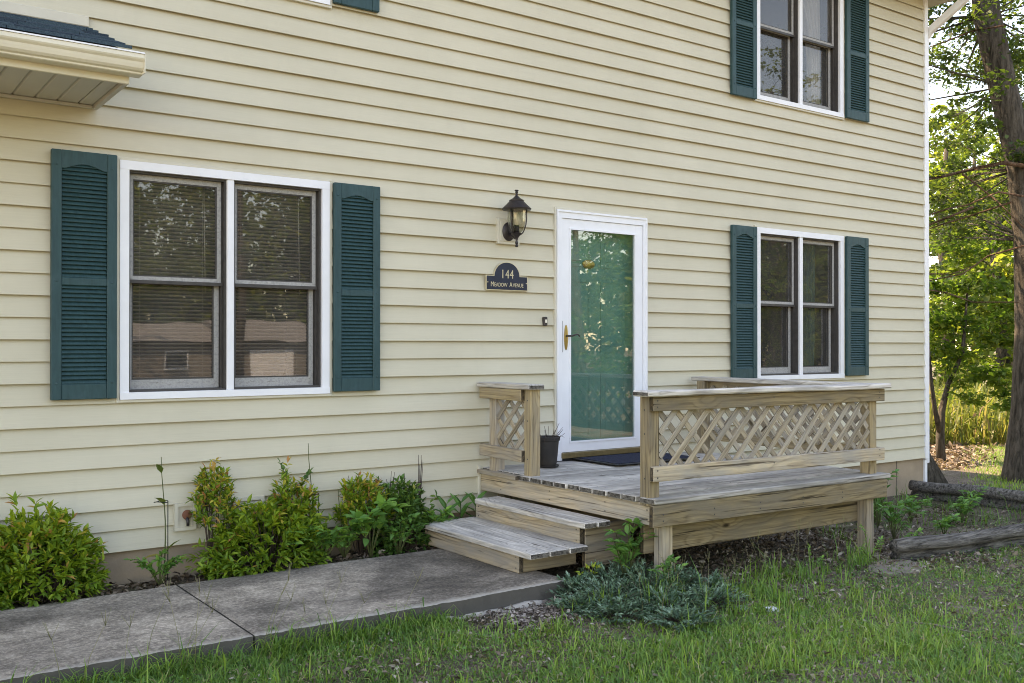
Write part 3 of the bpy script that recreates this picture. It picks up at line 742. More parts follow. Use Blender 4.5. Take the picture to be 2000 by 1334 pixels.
# roof deck and shingles (slope from the wall down to the gutter)
zA, zB = 3.40, 3.075; yA, yB = -.025, -.84
prism('roof_deck', [(yA, zA-.06), (yA, zA-.012), (yB, zB-.012), (yB, zB-.03)], 'x', XL, PX-.06, M['track'], pr)
ncs = 6
for c in range(ncs):
    t0 = c/ncs; t1 = (c+1.25)/ncs
    off = (c*.37) % .31
    xx = PX-.065+.02*c/ncs*0
    xr = PX-.085+(.10*(1-(c/ncs)) if False else 0)+.012*(c % 2)
    xe = xr+ .075*(1-c/ncs)
    xcur = xe; first = True
    while xcur > -.6:
        w = (.31-off) if first else .31; first = False
        p0 = Vector((0, yB+(yA-yB)*t0-.012, zB+(zA-zB)*t0)); p1 = Vector((0, min(yA, yB+(yA-yB)*t1), zB+(zA-zB)*min(t1, 1)))
        thick = .009+.003*((c*7+int(xcur*10)) % 3)
        prism('shingle', [(p0.y, p0.z+thick+.002), (p1.y, p1.z+.004), (p1.y, p1.z), (p0.y, p0.z)], 'x', xcur-w+.004, xcur, M['shingle'], pr); xcur -= w
box('wall_flashing', XL, PX-.055, -.045, -.016, 3.40, 3.465, M['trim_cream'], pr, .004)

# ------------------------------------------------------------------ blinds and curtains behind the panes
def blind(x0, x1, z0, z1, y, label):
    t = empty('window_blind', ((x0+x1)/2, y, z1), label, 'blind', 'blinds behind the left window')
    box('headrail', x0, x1, y-.014, y+.014, z1-.03, z1, M['blind'], t)
    me = box_mesh(x1-x0-.006, .024, .0016, 0).copy(); me.materials.append(M['blind'])
    z = z1-.045
    while z > z0+.03:
        mobj('slat', me, t, Matrix.Translation(((x0+x1)/2, y, z)) @ Matrix.Rotation(R_(-24), 4, 'X')); z -= .0245
    box('bottom_rail', x0, x1, y-.012, y+.012, z0, z0+.018, M['blind'], t)
    for fx in (.17, .83): tube('ladder_cord', [(x0+(x1-x0)*fx, y-.0135, z0), (x0+(x1-x0)*fx, y-.0135, z1-.03)], .0012, M['blind'], t, 4)
    tube('tilt_wand', [(x0+(x1-x0)*.84, y-.022, z1-.05), (x0+(x1-x0)*.84+.01, y-.022, z1-.75)], .0035, M['blind'], t, 6)
blind(1.648, 2.268, WZ0+.05, WZ1-.05, .165, 'grey slatted blind behind the larger pane pair beside the wide shutter under the pent roof')
blind(2.315, 2.945, WZ0+.05, WZ1-.05, .165, 'grey slatted blind behind the sashes nearer the address plaque')
def curtain(x0, x1, z0, z1, y, material, label, xt=None):
    V, Fc = [], []; n = 44; rows = 12
    for j in range(rows+1):
        t = j/rows; z = z1+(z0-z1)*t
        a, b = (x0, x1) if xt is None else (x0+(xt[0]-x0)*math.sin(min(t*1.6, 1)*math.pi/2), x1+(xt[1]-x1)*math.sin(min(t*1.6, 1)*math.pi/2))
        for i in range(n+1):
            s = i/n; V.append((a+(b-a)*s, y+.022*math.sin(s*6*math.pi*1.5+.6*math.sin(t*3))+.01*math.sin(s*31), z))
    for j in range(rows):
        for i in range(n): q = j*(n+1)+i; Fc.append((q, q+1, q+n+2, q+n+1))
    o = mobj('curtain', mesh_py('curtain', V, Fc, True), None, None, material)
    md = o.modifiers.new('thickness', 'SOLIDIFY'); md.thickness = .004
    return tag(o, label, 'curtain')
curtain(8.47, 8.72, WZ0+.02, WZ1, .20, M['curtain_teal'], 'teal curtain hanging behind the right half of the ground floor window by the porch', (8.36, 8.70))
curtain(8.28, 8.80, WUZ0+.02, WUZ1, .20, M['curtain_white'], 'pale lace curtain gathered aside in the right half of the upstairs window', (8.62, 8.80))
curtain(7.60, 7.86, WUZ0+.02, WUZ1, .20, M['curtain_white'], 'pale lace curtain at the left edge of the upstairs window', (7.58, 7.66))
pc = box('paper_card', 7.590, 7.690, .125, .128, 1.80, 2.18, M['paper'], None, 0); tag(pc, 'cream paper card taped inside the ground floor window by the porch', 'paper')

# ------------------------------------------------------------------ wall fittings
lamp = empty('wall_lantern', (4.55, 0, 2.36), 'dark bronze coach lantern with smoky glass left of the white storm door', 'wall lamp')
box('mounting_block', 4.448, 4.662, -.040, -.002, 2.262, 2.468, M['trim_cream'], lamp, .004)
box('mounting_plate', 4.470, 4.640, -.048, -.040, 2.284, 2.446, M['trim_cream'], lamp, .003)
bp = lathe('back_plate', [(.066, 0), (.066, .006), (.056, .014), (.030, .022), (0, .024)], M['bronze'], lamp, (0, 0, 0), 28, 'y')
bp.matrix_basis = Matrix.Translation((4.545, -.047, 2.362)) @ Matrix.Diagonal((.92, 1, 1.14, 1)); WM[bp] = bp.matrix_basis.copy()
LX, LY = 4.540, -.165
tube('lamp_arm', [(4.546, -.06, 2.350), (4.546, -.10, 2.322), (4.543, -.135, 2.305), (4.540, -.165, 2.318)], [.013, .012, .011, .013], M['bronze'], lamp, 10)
lathe('lamp_base', [(0, 2.228), (.010, 2.230), (.013, 2.240), (.008, 2.250), (.013, 2.262), (.008, 2.280), (.012, 2.300), (.026, 2.318), (.042, 2.328), (.047, 2.336), (.040, 2.340), (0, 2.342)], M['bronze'], lamp, (LX, LY, 0), 24)
lathe('lamp_shade', [(.034, 2.341), (.051, 2.360), (.065, 2.400), (.071, 2.450), (.070, 2.490), (.075, 2.520), (.071, 2.520), (.066, 2.490), (.067, 2.450), (.061, 2.402), (.047, 2.363), (.030, 2.343)], M['lamp_glass'], lamp, (LX, LY, 0), 48, flutes=8, fl=.03)
for a in (200, 320, 80): tube('lamp_strap', [(LX+math.cos(R_(a))*r, LY+math.sin(R_(a))*r, z) for r, z in ((.046, 2.336), (.059, 2.362), (.073, 2.402), (.079, 2.45), (.078, 2.49), (.080, 2.52))], .005, M['bronze'], lamp, 6)
tube('bulb_socket', [(LX, LY, 2.342), (LX, LY, 2.40)], .022, M['bronze'], lamp, 12)
lathe('light_bulb', [(.013, 2.398), (.022, 2.42), (.026, 2.45), (.022, 2.48), (.008, 2.50), (0, 2.502)], M['bulb'], lamp, (LX, LY, 0), 16)
lathe('lamp_roof', [(.074, 2.519), (.113, 2.521), (.117, 2.530), (.108, 2.540), (.090, 2.556), (.066, 2.580), (.058, 2.588), (.060, 2.596), (.052, 2.601), (.031, 2.613), (.016, 2.628), (.009, 2.636), (.011, 2.641), (.008, 2.649), (.012, 2.660), (.009, 2.666), (.016, 2.674), (.015, 2.679), (0, 2.679)], M['bronze'], lamp, (LX, LY, 0), 32)

plq = empty('address_plaque', (4.538, -.03, 1.95), 'navy arched address plaque with pale lettering under the wall lantern', 'house sign')
def plaque_poly(g):
    x0, x1, z0, z1 = 4.335+g, 4.741-g, 1.892+g, 2.012-g; cx, rad = 4.538, .128-g
    zc = 2.004
    pts = [(x0, z0), (x1, z0), (x1, z1)]
    a0 = math.asin(max(-1, min(1, (z1-zc)/rad)))
    pts += [(cx+math.cos(a)*rad, zc+math.sin(a)*rad*.92) for a in np.linspace(a0, math.pi-a0, 26)]
    return pts+[(x0, z1)]
prism('plaque_border', plaque_poly(0), 'y', -.026, -.038, M['plaque_gold'], plq)
prism('plaque_face', plaque_poly(.007), 'y', -.036, -.0405, M['plaque'], plq)
def text(name, body, size, x, z, y, material, parent, sx=1.0, space=1.0, ext=.0012, bold=0.0):
    cu = bpy.data.curves.new(name, 'FONT'); cu.body = body; cu.size = size; cu.extrude = ext; cu.align_x = 'CENTER'; cu.space_character = space; cu.offset = bold
    tmp = bpy.data.objects.new(name+'_tmp', cu); link(tmp)
    dg = bpy.context.evaluated_depsgraph_get(); me = bpy.data.meshes.new_from_object(tmp.evaluated_get(dg))
    bpy.data.objects.remove(tmp); bpy.data.curves.remove(cu)
    me.materials.clear()
    return mobj(name, me, parent, Matrix.Translation((x, y, z)) @ Matrix.Rotation(R_(90), 4, 'X') @ Matrix.Diagonal((sx, 1, 1, 1)), material)
text('house_number', '144', .098, 4.538, 1.990, -.0410, M['plaque_gold'], plq, .80, 1.12)
chunks = [('M', .056, 0), ('EADOW', .044, .007), ('A', .056, .020), ('VENUE', .044, .005)]
objs_ = []; cur = 0.0
for ch, sz_, gap in chunks:
    o = text('street_name', ch, sz_, 0, 1.922, -.0410, M['plaque_gold'], plq, .76, 1.02, .0012, .0)
    xs_ = [v.co.x*.76 for v in o.data.vertices]; cur += gap; objs_.append((o, cur-min(xs_))); cur += max(xs_)-min(xs_)
for o, dx_ in objs_: o.matrix_basis = Matrix.Translation((4.538-cur/2+dx_, 0, 0)) @ o.matrix_basis; WM[o] = o.matrix_basis.copy()
for x in (4.350, 4.726): lathe('plaque_screw', [(.005, 0), (.004, .003), (0, .003)], M['plaque_gold'], plq, (x, -.0405, 1.955), 10, 'y')

bell = empty('doorbell', (4.927, -.02, 1.655), 'small dark doorbell button with white centre beside the door frame', 'doorbell')
box('bell_case', 4.907, 4.946, -.042, -.010, 1.617, 1.690, M['bronze'], bell, .006)
box('bell_button', 4.917, 4.936, -.047, -.042, 1.640, 1.668, M['bulb'], bell, .003)

fb = empty('faucet_box', (1.99, 0, .35), 'recessed square faucet box with a brass tap low on the siding behind the shrubs', 'faucet')
x0, x1, z0, z1 = 1.922, 2.060, .262, .440
boxes('box_frame', [(x0, x1, -.046, -.004, z1-.022, z1), (x0, x1, -.046, -.004, z0, z0+.022), (x0, x0+.022, -.046, -.004, z0+.022, z1-.022), (x1-.022, x1, -.046, -.004, z0+.022, z1-.022)], M['trim_cream'], fb)
box('box_back', x0+.02, x1-.02, -.0315, -.0295, z0+.02, z1-.02, M['trim_cream'], fb, 0)
lathe('tap_wheel', [(.008, 0), (.030, .004), (.032, .010), (.010, .014), (0, .014)], simple('copper_red', (.22, .085, .05), .6, .2), fb, (1.995, -.052, .365), 14, 'y')
tube('tap_spout', [(1.995, -.02, .345), (1.995, -.055, .345), (1.998, -.070, .325), (1.998, -.072, .295)], [.013, .012, .011, .010], M['bronze'], fb, 10)
fv = empty('foundation_vent', (2.38, 0, .31), 'cream rectangular vent cover low on the wall behind the yellow-green shrubs', 'vent')
boxes('vent_frame', [(2.24, 2.523, -.042, -.004, .415, .437), (2.24, 2.523, -.042, -.004, .20, .222), (2.24, 2.262, -.042, -.004, .222, .415), (2.501, 2.523, -.042, -.004, .222, .415)], M['trim_cream'], fv)
for k in range(5): box('vent_louver', 2.262, 2.501, -.037, -.030, .232+k*.037, .256+k*.037, M['trim_cream'], fv, .002)

# ------------------------------------------------------------------ wooden porch deck
deck = empty('wooden_deck', (5.5, -1, -.1), 'weathered raised wooden porch deck with lattice railings in front of the door', 'porch')
dr = lambda x: -.008*(x-4.3)
FZ = .50
nb = 14; yb_ = -.012
bw = .1395; y = yb_
bi = 0
while y-bw > -1.86:
    xa = 4.268+random.uniform(-.006, .006); 
    if y > -.50: xa = 4.318
    th = .037+random.uniform(-.001, .001)
    board('floor_board', (xa, y-bw/2, FZ-.019), (6.72, y-bw/2, FZ-.019+dr(6.72)), bw-.010, th, M['grey'], deck, up=(0, 1, 0), rough=.0022, seg=10)
    y -= bw; bi += 1
board('floor_board', (4.262, -1.935, FZ-.017), (6.742, -1.935, FZ-.017+dr(6.74)-.003), .142, .038, M['grey'], deck, up=(0, 1, 0), rough=.004, seg=12, bev=.007)
# strip of ledge under the short railing
board('floor_ledge', (4.288, -.02, FZ-.026), (4.288, -.53, FZ-.026), .055, .034, M['pale'], deck, up=(1, 0, 0), rough=.002, seg=4)
# rim boards
board('rim_board', (4.315, -.01, FZ-.108), (4.315, -1.955, FZ-.108), .134, .038, M['pale'], deck, rough=.0015, seg=6)
board('rim_board', (4.255, -1.977, FZ-.108), (6.705, -1.977, FZ-.108+dr(6.7)-.004), .138, .038, M['tan'], deck, rough=.0015, seg=8)
board('rim_board', (6.70, -.01, FZ-.108+dr(6.7)), (6.70, -1.955, FZ-.108+dr(6.7)), .134, .038, M['tan'], deck)
board('beam', (4.33, -1.815, .245), (6.755, -1.815, .225), .235, .038, M['tan'], deck, rough=.0015, seg=6)
for xj in (4.8, 5.25, 5.7, 6.15): board('joist', (xj, -.05, FZ-.11+dr(xj)), (xj, -1.79, FZ-.11+dr(xj)), .134, .038, M['tan'], deck)
board('ledger', (4.34, -.030, FZ-.11), (6.68, -.030, FZ-.13), .134, .036, M['tan'], deck)
board('porch_leg', (4.455, -1.879, -.35), (4.455, -1.879, .36), .086, .086, M['pale'], deck, up=(0, 1, 0))
board('porch_leg', (6.598, -1.879, -.45), (6.598, -1.879, .33), .088, .086, M['pale'], deck, up=(0, 1, 0))
board('porch_leg', (6.59, -.12, -.45), (6.59, -.12, .33), .088, .086, M['tan'], deck, up=(0, 1, 0))
board('porch_leg', (4.46, -.12, -.2), (4.46, -.12, .36), .088, .086, M['tan'], deck, up=(0, 1, 0))
# front railing
RT = 1.14
board('railing_post', (4.312, -1.905, FZ-.05), (4.312, -1.905, RT-.004), .088, .086, M['tan'], deck, up=(0, 1, 0), rough=.001, seg=6)
board('railing_post', (6.598, -1.905, FZ-.03), (6.598, -1.905, RT-.016), .088, .086, M['tan'], deck, up=(0, 1, 0), rough=.001, seg=6)
board('rail_cap', (4.185, -1.955, RT+.016), (6.728, -1.955, RT+.007), .145, .036, M['grey'], deck, up=(0, 1, 0), rough=.006, seg=14, bev=.008)
board('upper_rail', (4.268, -1.969, RT-.050), (6.690, -1.969, RT-.062), .092, .037, M['tan'], deck, rough=.0015, seg=8)
board('lower_rail', (4.268, -1.969, .652), (6.690, -1.969, .630), .094, .037, M['pale'], deck, rough=.002, seg=8)
def lattice(o, ax, length, z0, z1, yoff, step=.152, w=.040, t=.009, flip=1, phase=0.0):
    """two layers of 45 degree laths in the rectangle from o along ax (unit), heights z0..z1"""
    ax = Vector(ax); nrm = Vector((-ax.y, ax.x, 0)); H = z1-z0
    for layer in (0, 1):
        s0 = -H+phase+(layer*.05)
        s = s0
        while s < length:
            p = [s, 0.0] if layer == 0 else [s, H]
            q = [s+H, H] if layer == 0 else [s+H, 0.0]
            if p[0] < 0:
                d = -p[0]; p = [0, p[1]+(d if layer == 0 else -d)]
            if q[0] > length:
                d = q[0]-length; q = [length, q[1]-(d if layer == 0 else -d)]
            if q[0]-p[0] > .035:
                off = nrm*(yoff+layer*(t+.001)*flip)
                A = Vector(o)+ax*p[0]+Vector((0, 0, z0+p[1]))+off; B = Vector(o)+ax*q[0]+Vector((0, 0, z0+q[1]))+off
                board('lattice_strip', A, B, w*random.uniform(.96, 1.05), t, M['lath'], deck, up=nrm.cross(B-A), bev=.0015, rough=.0008, seg=3)
            s += step*random.uniform(.985, 1.015)
lattice((4.362, -1.942, 0), (1, 0, 0), 2.185, .664, 1.085, 0, phase=.03)
# short left railing
board('railing_post', (4.345, -.176, FZ-.03), (4.345, -.176, RT-.004), .088, .086, M['pale'], deck, up=(1, 0, 0), rough=.001, seg=6)
board('railing_post', (4.345, -.630, FZ-.03), (4.345, -.630, RT-.004), .088, .086, M['tan'], deck, up=(1, 0, 0), rough=.001, seg=6)
board('rail_cap', (4.325, -.030, RT+.012), (4.325, -.712, RT+.012), .145, .036, M['grey'], deck, up=(1, 0, 0), rough=.003, seg=6, bev=.006)
board('upper_rail', (4.281, -.050, RT-.052), (4.281, -.600, RT-.052), .086, .037, M['tan'], deck, rough=.001, seg=4)
board('lower_rail', (4.281, -.050, .648), (4.281, -.603, .640), .088, .037, M['pale'], deck, rough=.001, seg=4)
lattice((4.318, -.222, 0), (0, -1, 0), .362, .668, 1.07, 0, phase=.02)
# right-hand railing running back to the wall
board('railing_post', (6.615, -.190, FZ-.05), (6.615, -.190, RT-.004), .088, .086, M['tan'], deck, up=(1, 0, 0), rough=.001, seg=6)
board('rail_cap', (6.640, -.075, RT+.014), (6.640, -1.875, RT+.006), .140, .036, M['grey'], deck, up=(1, 0, 0), rough=.003, seg=8, bev=.006)
board('upper_rail', (6.680, -.06, RT-.050), (6.680, -1.945, RT-.058), .090, .037, M['tan'], deck, rough=.001, seg=6)
board('lower_rail', (6.680, -.06, .645), (6.680, -1.945, .632), .090, .037, M['tan'], deck, rough=.001, seg=6)
lattice((6.645, -.238, 0), (0, -1, 0), 1.62, .664, 1.085, 0, phase=.06)
# nail heads
V, Fc = [], []
def nail(p, n=(0, 0, 1), r=.0058):
    p = Vector(p); n = Vector(n); a = Vector((1, 0, 0)) if abs(n.x) < .8 else Vector((0, 1, 0)); u = n.cross(a).normalized(); w = n.cross(u); b = len(V)
    for k in range(6): V.append(tuple(p+u*math.cos(k*1.0472)*r+w*math.sin(k*1.0472)*r))
    V.append(tuple(p+n*.001))
    for k in range(6): Fc.append((b+k, b+(k+1) % 6, b+6))
y = yb_
while y-bw > -1.86:
    for xj in (4.34, 4.8, 5.25, 5.7, 6.15, 6.66):
        for dy in (.035, .105): nail((xj+random.uniform(-.01, .01), y-dy, FZ+.0032+dr(xj)))
    y -= bw
for xj in (4.34, 4.8, 5.25, 5.7, 6.15, 6.66):
    for dy in (-1.90, -1.965): nail((xj, dy, FZ+.0035+dr(xj)-.003))
    nail((xj, -1.9985, .40+dr(xj)), (0, -1, 0)); nail((xj, -1.9985, .36+dr(xj)), (0, -1, 0))
for xj in (5.4,):
    for z in (RT-.04, .65): nail((xj, -1.9905, z), (0, -1, 0))
for z in (.62, .9, 1.05): nail((4.2672, -1.905, z), (-1, 0, 0)); nail((4.301, -.63, z), (-1, 0, 0))
for z in (RT-.03, RT-.07, .675, .63): nail((4.30, -1.9905, z), (0, -1, 0)); nail((6.62, -1.9905, z-.01), (0, -1, 0))
for z in (.42, .36):
    for yy in (-.3, -.9, -1.5, -1.9): nail((4.2935, yy, z), (-1, 0, 0))
no = mobj('nail_heads', mesh_py('nails', V, Fc), deck, None, M['track']); no['kind'] = 'stuff'

# ------------------------------------------------------------------ box steps
steps = empty('wooden_steps', (3.95, -.9, 0), 'two weathered wooden box steps leading from the concrete walk up to the deck', 'steps')
def tread(x0, x1, y0, y1, z, n, xin=0):
    w = (x1-x0)/n
    for i in range(n):
        xa = x0+w*i
        board('tread_board', (xa+w/2, y0+random.uniform(-.006, .006), z-.019), (xa+w/2, y1+random.uniform(-.004, .004), z-.019), w-.008, .038, M['grey'], steps, up=(1, 0, 0), rough=.0025, seg=8, bev=.006)
tread(3.655, 4.128, -1.525, -.185, .157, 3)
tread(4.062, 4.292, -1.560, -.275, .309, 2)
board('riser_board', (3.710, -.185, .068), (3.710, -1.36, .068), .134, .038, M['pale'], steps, rough=.001, seg=5)
board('riser_board', (4.150, -.20, .205), (4.150, -1.43, .205), .128, .038, M['pale'], steps, rough=.001, seg=5)
board('stringer', (3.731, -1.340, .066), (4.166, -1.340, .066), .128, .036, M['tan'], steps)
board('stringer', (4.172, -1.425, .13), (4.58, -1.425, .13), .28, .036, M['pale'], steps, rough=.001, seg=4)
board('stringer', (3.731, -.21, .066), (4.13, -.21, .066), .128, .036, M['tan'], steps)
board('stringer', (4.172, -.22, .13), (4.292, -.22, .13), .27, .036, M['tan'], steps)
V, Fc = [], []
for (x0, x1, ya, ybb, z, n) in ((3.655, 4.128, -1.5, -.2, .1605, 3), (4.062, 4.292, -1.54, -.3, .3125, 2)):
    w = (x1-x0)/n
    for i in range(n):
        for yy in (ya+.06, (ya+ybb)/2, ybb-.05):
            for f in (.25, .75): nail((x0+w*(i+f), yy+random.uniform(-.01, .01), z))
for yy in (-.23, -1.33):
    for z in (.03, .10): nail((3.6895, yy, z), (-1, 0, 0))
for yy in (-.24, -1.40):
    for z in (.17, .24): nail((4.1295, yy, z), (-1, 0, 0))
no = mobj('nail_heads', mesh_py('nails', V, Fc), steps, None, M['track']); no['kind'] = 'stuff'

# ------------------------------------------------------------------ things on the deck
pot = empty('flower_pot', (4.74, -.30, FZ), 'charcoal plastic flower pot with dried stalks beside the storm door', 'flower pot')
lathe('pot_body', [(.062, .012), (.070, .03), (.088, .205), (.094, .208), (.096, .212), (.098, .238), (.094, .240), (.088, .234), (.086, .205), (.080, .20), (0, .20)], M['pot'], pot, (4.745, -.30, FZ), 28)
lathe('saucer', [(.070, 0), (.084, .004), (.092, .016), (.089, .017), (.080, .010), (0, .010)], M['pot'], pot, (4.745, -.30, FZ), 28)
sl = []
for i in range(22):
    a = random.uniform(0, 6.28); r = random.uniform(.02, .075); p = Vector((4.745+math.cos(a)*r, -.30+math.sin(a)*r, FZ+.2))
    up_ = i < 12; d = Vector((math.cos(a)*random.uniform(.02, .10), math.sin(a)*random.uniform(.02, .10), random.uniform(.05, .11) if up_ else .055))
    q = p+d; e = q+(d*.3 if up_ else Vector((d.x*.7, d.y*.7, -random.uniform(.02, .08))))
    sl.append(([p, q, e], [.0028, .002, .0012]))
tubes('dry_stalks', sl, M['twig'], pot)
dm = empty('door_mat', (5.68, -.33, FZ), 'navy blue door mat lying on the deck boards before the storm door', 'door mat')
box('mat_border', 5.20, 6.13, -.610, -.045, FZ+.0075, FZ+.014, M['black'], dm, .004)
box('mat_pile', 5.235, 6.095, -.575, -.080, FZ+.0135, FZ+.0195, M['mat'], dm, .004)

# ------------------------------------------------------------------ plants by the house
def plant(name, loc, label, cat, group=None):
    return empty(name, loc, label, cat, group)
def shrub(name, c, rx, ry, h, nshoot, leafL, leafW, material, label, per=9, base=.0, stemcol='twig', tint=(.2, .75), redtop=0.0, openness=.0, lean=(0, 0), tall=0.0, cat='shrub'):
    """woody shrub: stems fan out from the base, each shoot ends in a whorl of leaflets"""
    x, y = c; z = float(gz(x, y)); t = plant(name, (x, y, z), label, cat)
    st = []; P, Dv, Lm, Tn = [], [], [], []
    for i in range(nshoot):
        u = unit(1)[0]; u[2] = abs(u[2])*.95+.05*openness; u /= np.linalg.norm(u)
        r = random.uniform(.55, 1.0)**.6*(random.uniform(1.05, 1.3) if random.random() < .10 else 1)
        tip = np.array([x+u[0]*rx*r+lean[0]*u[2], y+u[1]*ry*r+lean[1]*u[2], z+base+(h-base)*(u[2]*r)])
        if tip[1] > -.035: tip[1] = -.035-random.uniform(0, .04)
        b = np.array([x+u[0]*rx*.18, y+u[1]*ry*.18, z-.02]); mid = b*.4+tip*.6; mid[:2] = b[:2]*.55+tip[:2]*.45; mid[2] = b[2]*.35+tip[2]*.65
        if i % 5 == 0: st.append(([b, mid, tip], [.0045, .003, .0015]))
        d0 = (tip-mid); d0 /= np.linalg.norm(d0)
        st_ = random.uniform(*tint)
        for k in range(per):
            f = random.random()**.6
            p = mid+(tip-mid)*(.30+.70*f)
            v = d0*random.uniform(.35, 1.1)+unit(1)[0]*.72; v[2] += .02
            P.append(p); Dv.append(v); Lm.append(random.uniform(.7, 1.15))
            top = max(0, (p[2]-z)/h)
            tt = random.uniform(*tint)*.75+.25*st_+.18*(top-.5)-.10
            if random.random() < redtop*top: tt = random.uniform(.86, 1)
            Tn.append(tt)
    Lm = np.array(Lm)
    tubes('stems', st, M[stemcol], t, 4)
    fo = foliage('foliage', [leaf_batch(P, Dv, leafL*Lm, leafW*Lm, np.array(Tn), droop=.18)], M[material], t)
    return t
shrub('nandina_bush', (1.10, -.24), .37, .18, .58, 400, .064, .023, 'nandina', 'dense rounded yellow-green nandina bush under the shuttered window by the pent roof', 10, .02, tint=(.25, .85), redtop=.14)
shrub('nandina_bush', (.70, -.22), .34, .17, .54, 260, .064, .023, 'nandina', 'yellow-green nandina bush at the outer end of the planting bed', 9, .02, tint=(.25, .8), redtop=.10)
shrub('nandina_bush', (2.47, -.22), .46, .19, .48, 420, .062, .022, 'nandina', 'bright spreading nandina mound hiding the foundation vent', 10, .02, tint=(.25, .82), redtop=.10)
shrub('nandina_bush', (2.66, -.17), .22, .13, .64, 110, .056, .020, 'nandina', 'upright nandina with pinkish leaf tips rising behind the bright mound', 10, .20, tint=(.15, .75), redtop=.35)
shrub('nandina_shrub', (2.15, -.14), .17, .11, .74, 78, .054, .018, 'nandina', 'tall bare-stemmed nandina with bronze leaves beside the faucet box', 11, .40, tint=(.12, .7), redtop=.45)
shrub('nandina_shrub', (3.20, -.16), .23, .13, .60, 120, .054, .019, 'nandina', 'small golden-tipped nandina behind the broad-leaved weed', 11, .28, tint=(.15, .85), redtop=.35)
shrub('leafy_shrub', (3.50, -.17), .29, .13, .56, 250, .052, .026, 'nandina_dk', 'dark green oval-leaved shrub with dead twigs next to the lower step', 9, .0, tint=(.2, .9), redtop=.05)
# dead twigs standing out of that shrub
dt = plant('dead_twigs', (3.6, -.12, 0), 'bare dark twigs sticking up out of the oval-leaved shrub', 'twigs')
lst = []
for (x, h, n) in ((3.44, .54, 4), (3.69, .63, 5), (3.56, .56, 2)):
    for i in range(n): 
        a = random.uniform(-.03, .03); lst.append(([(x, -.12, .2), (x+a*.5, -.12, .38), (x+a*1.2+.01*math.sin(i), -.13, h+random.uniform(-.06, .02))], [.005, .004, .0015]))
tubes('twig_stems', lst, M['twig'], dt)

def leaf_object(name, p, d, L, W, tint, material, parent, droop=.25, fold=.2):
    me = batch_mesh(name, [leaf_batch([p], [d], L, W, np.array([tint]), up=np.array([[random.uniform(-.3, .3), random.uniform(-.5, .1), 1.0]]), droop=droop, fold=fold)])
    me.polygons.foreach_set('use_smooth', [True]*len(me.polygons))
    return mobj(name, me, parent, None, material)
def lily(x, y, h, leaves, label, bend=.02):
    z = float(gz(x, y)); t = plant('lily_stalk', (x, y, z), label, 'plant')
    pts = [(x+bend*math.sin(s*5)*s, y, z+h*s) for s in np.linspace(0, 1, 9)]
    tube('stalk', pts, [.0055*(1-.6*s) for s in np.linspace(0, 1, 9)], M['stem'], t, 6)
    for (f, dx_, dy_, dz_, L, W, tn) in leaves:
        leaf_object('leaf', (x+bend*math.sin(f*5)*f, y, z+h*f), (dx_, dy_, dz_), L*1.25, W*1.35, tn, M['lily'], t, .3)
    return t
def ring_support(x, y, h, r, label):
    z = float(gz(x, y)); t = plant('plant_support', (x+r, y-.005, z), label, 'plant support')
    tube('stake', [(x+r, y-.005, z-.05), (x+r, y-.005, z+h)], .0032, M['wire'], t, 6)
    tube('support_ring', [(x+r*math.cos(a), y+r*.8*math.sin(a)-.005, z+h+.004*math.sin(a*2)) for a in np.linspace(0, 6.0, 20)], .0028, M['wire'], t, 5)
lily(1.82, -.17, .80, [(.87, -.35, -.3, .8, .075, .030, .25), (.62, -.55, -.5, .75, .105, .040, .5), (.22, -.9, -.3, .35, .12, .035, .85), (.16, .9, -.4, .5, .12, .034, .75), (.24, .5, -.2, .9, .10, .03, .5), (.10, -.7, -.6, .2, .10, .03, .3)], 'thin lily stalk with yellowing leaves in a wire ring left of the faucet box')
ring_support(1.80, -.165, .52, .042, 'dark wire ring on a stake holding the lily stalk left of the faucet box')
lily(2.82, -.14, .82, [(.36, -.6, -.3, .8, .12, .045, 1.0), (.34, .95, -.3, .3, .13, .05, .42), (.20, .7, -.5, .7, .11, .036, .9), (.17, -.9, -.3, .2, .12, .04, .3), (.30, -.95, -.2, .5, .13, .06, .0), (.24, -.3, -.8, .8, .12, .045, .5)], 'lily stalk with curling yellow leaves held by a wire ring between the nandinas', .025)
ring_support(2.835, -.135, .47, .038, 'dark wire ring on a stake holding the lily stalk between the nandinas')
lily(3.035, -.15, .48, [(.30, .6, -.4, .6, .05, .028, .4), (.13, -.5, -.6, .5, .05, .028, .5), (.9, .4, -.2, .6, .025, .012, .2)], 'short bare lily stalk with a bud beside the broad-leaved weed')

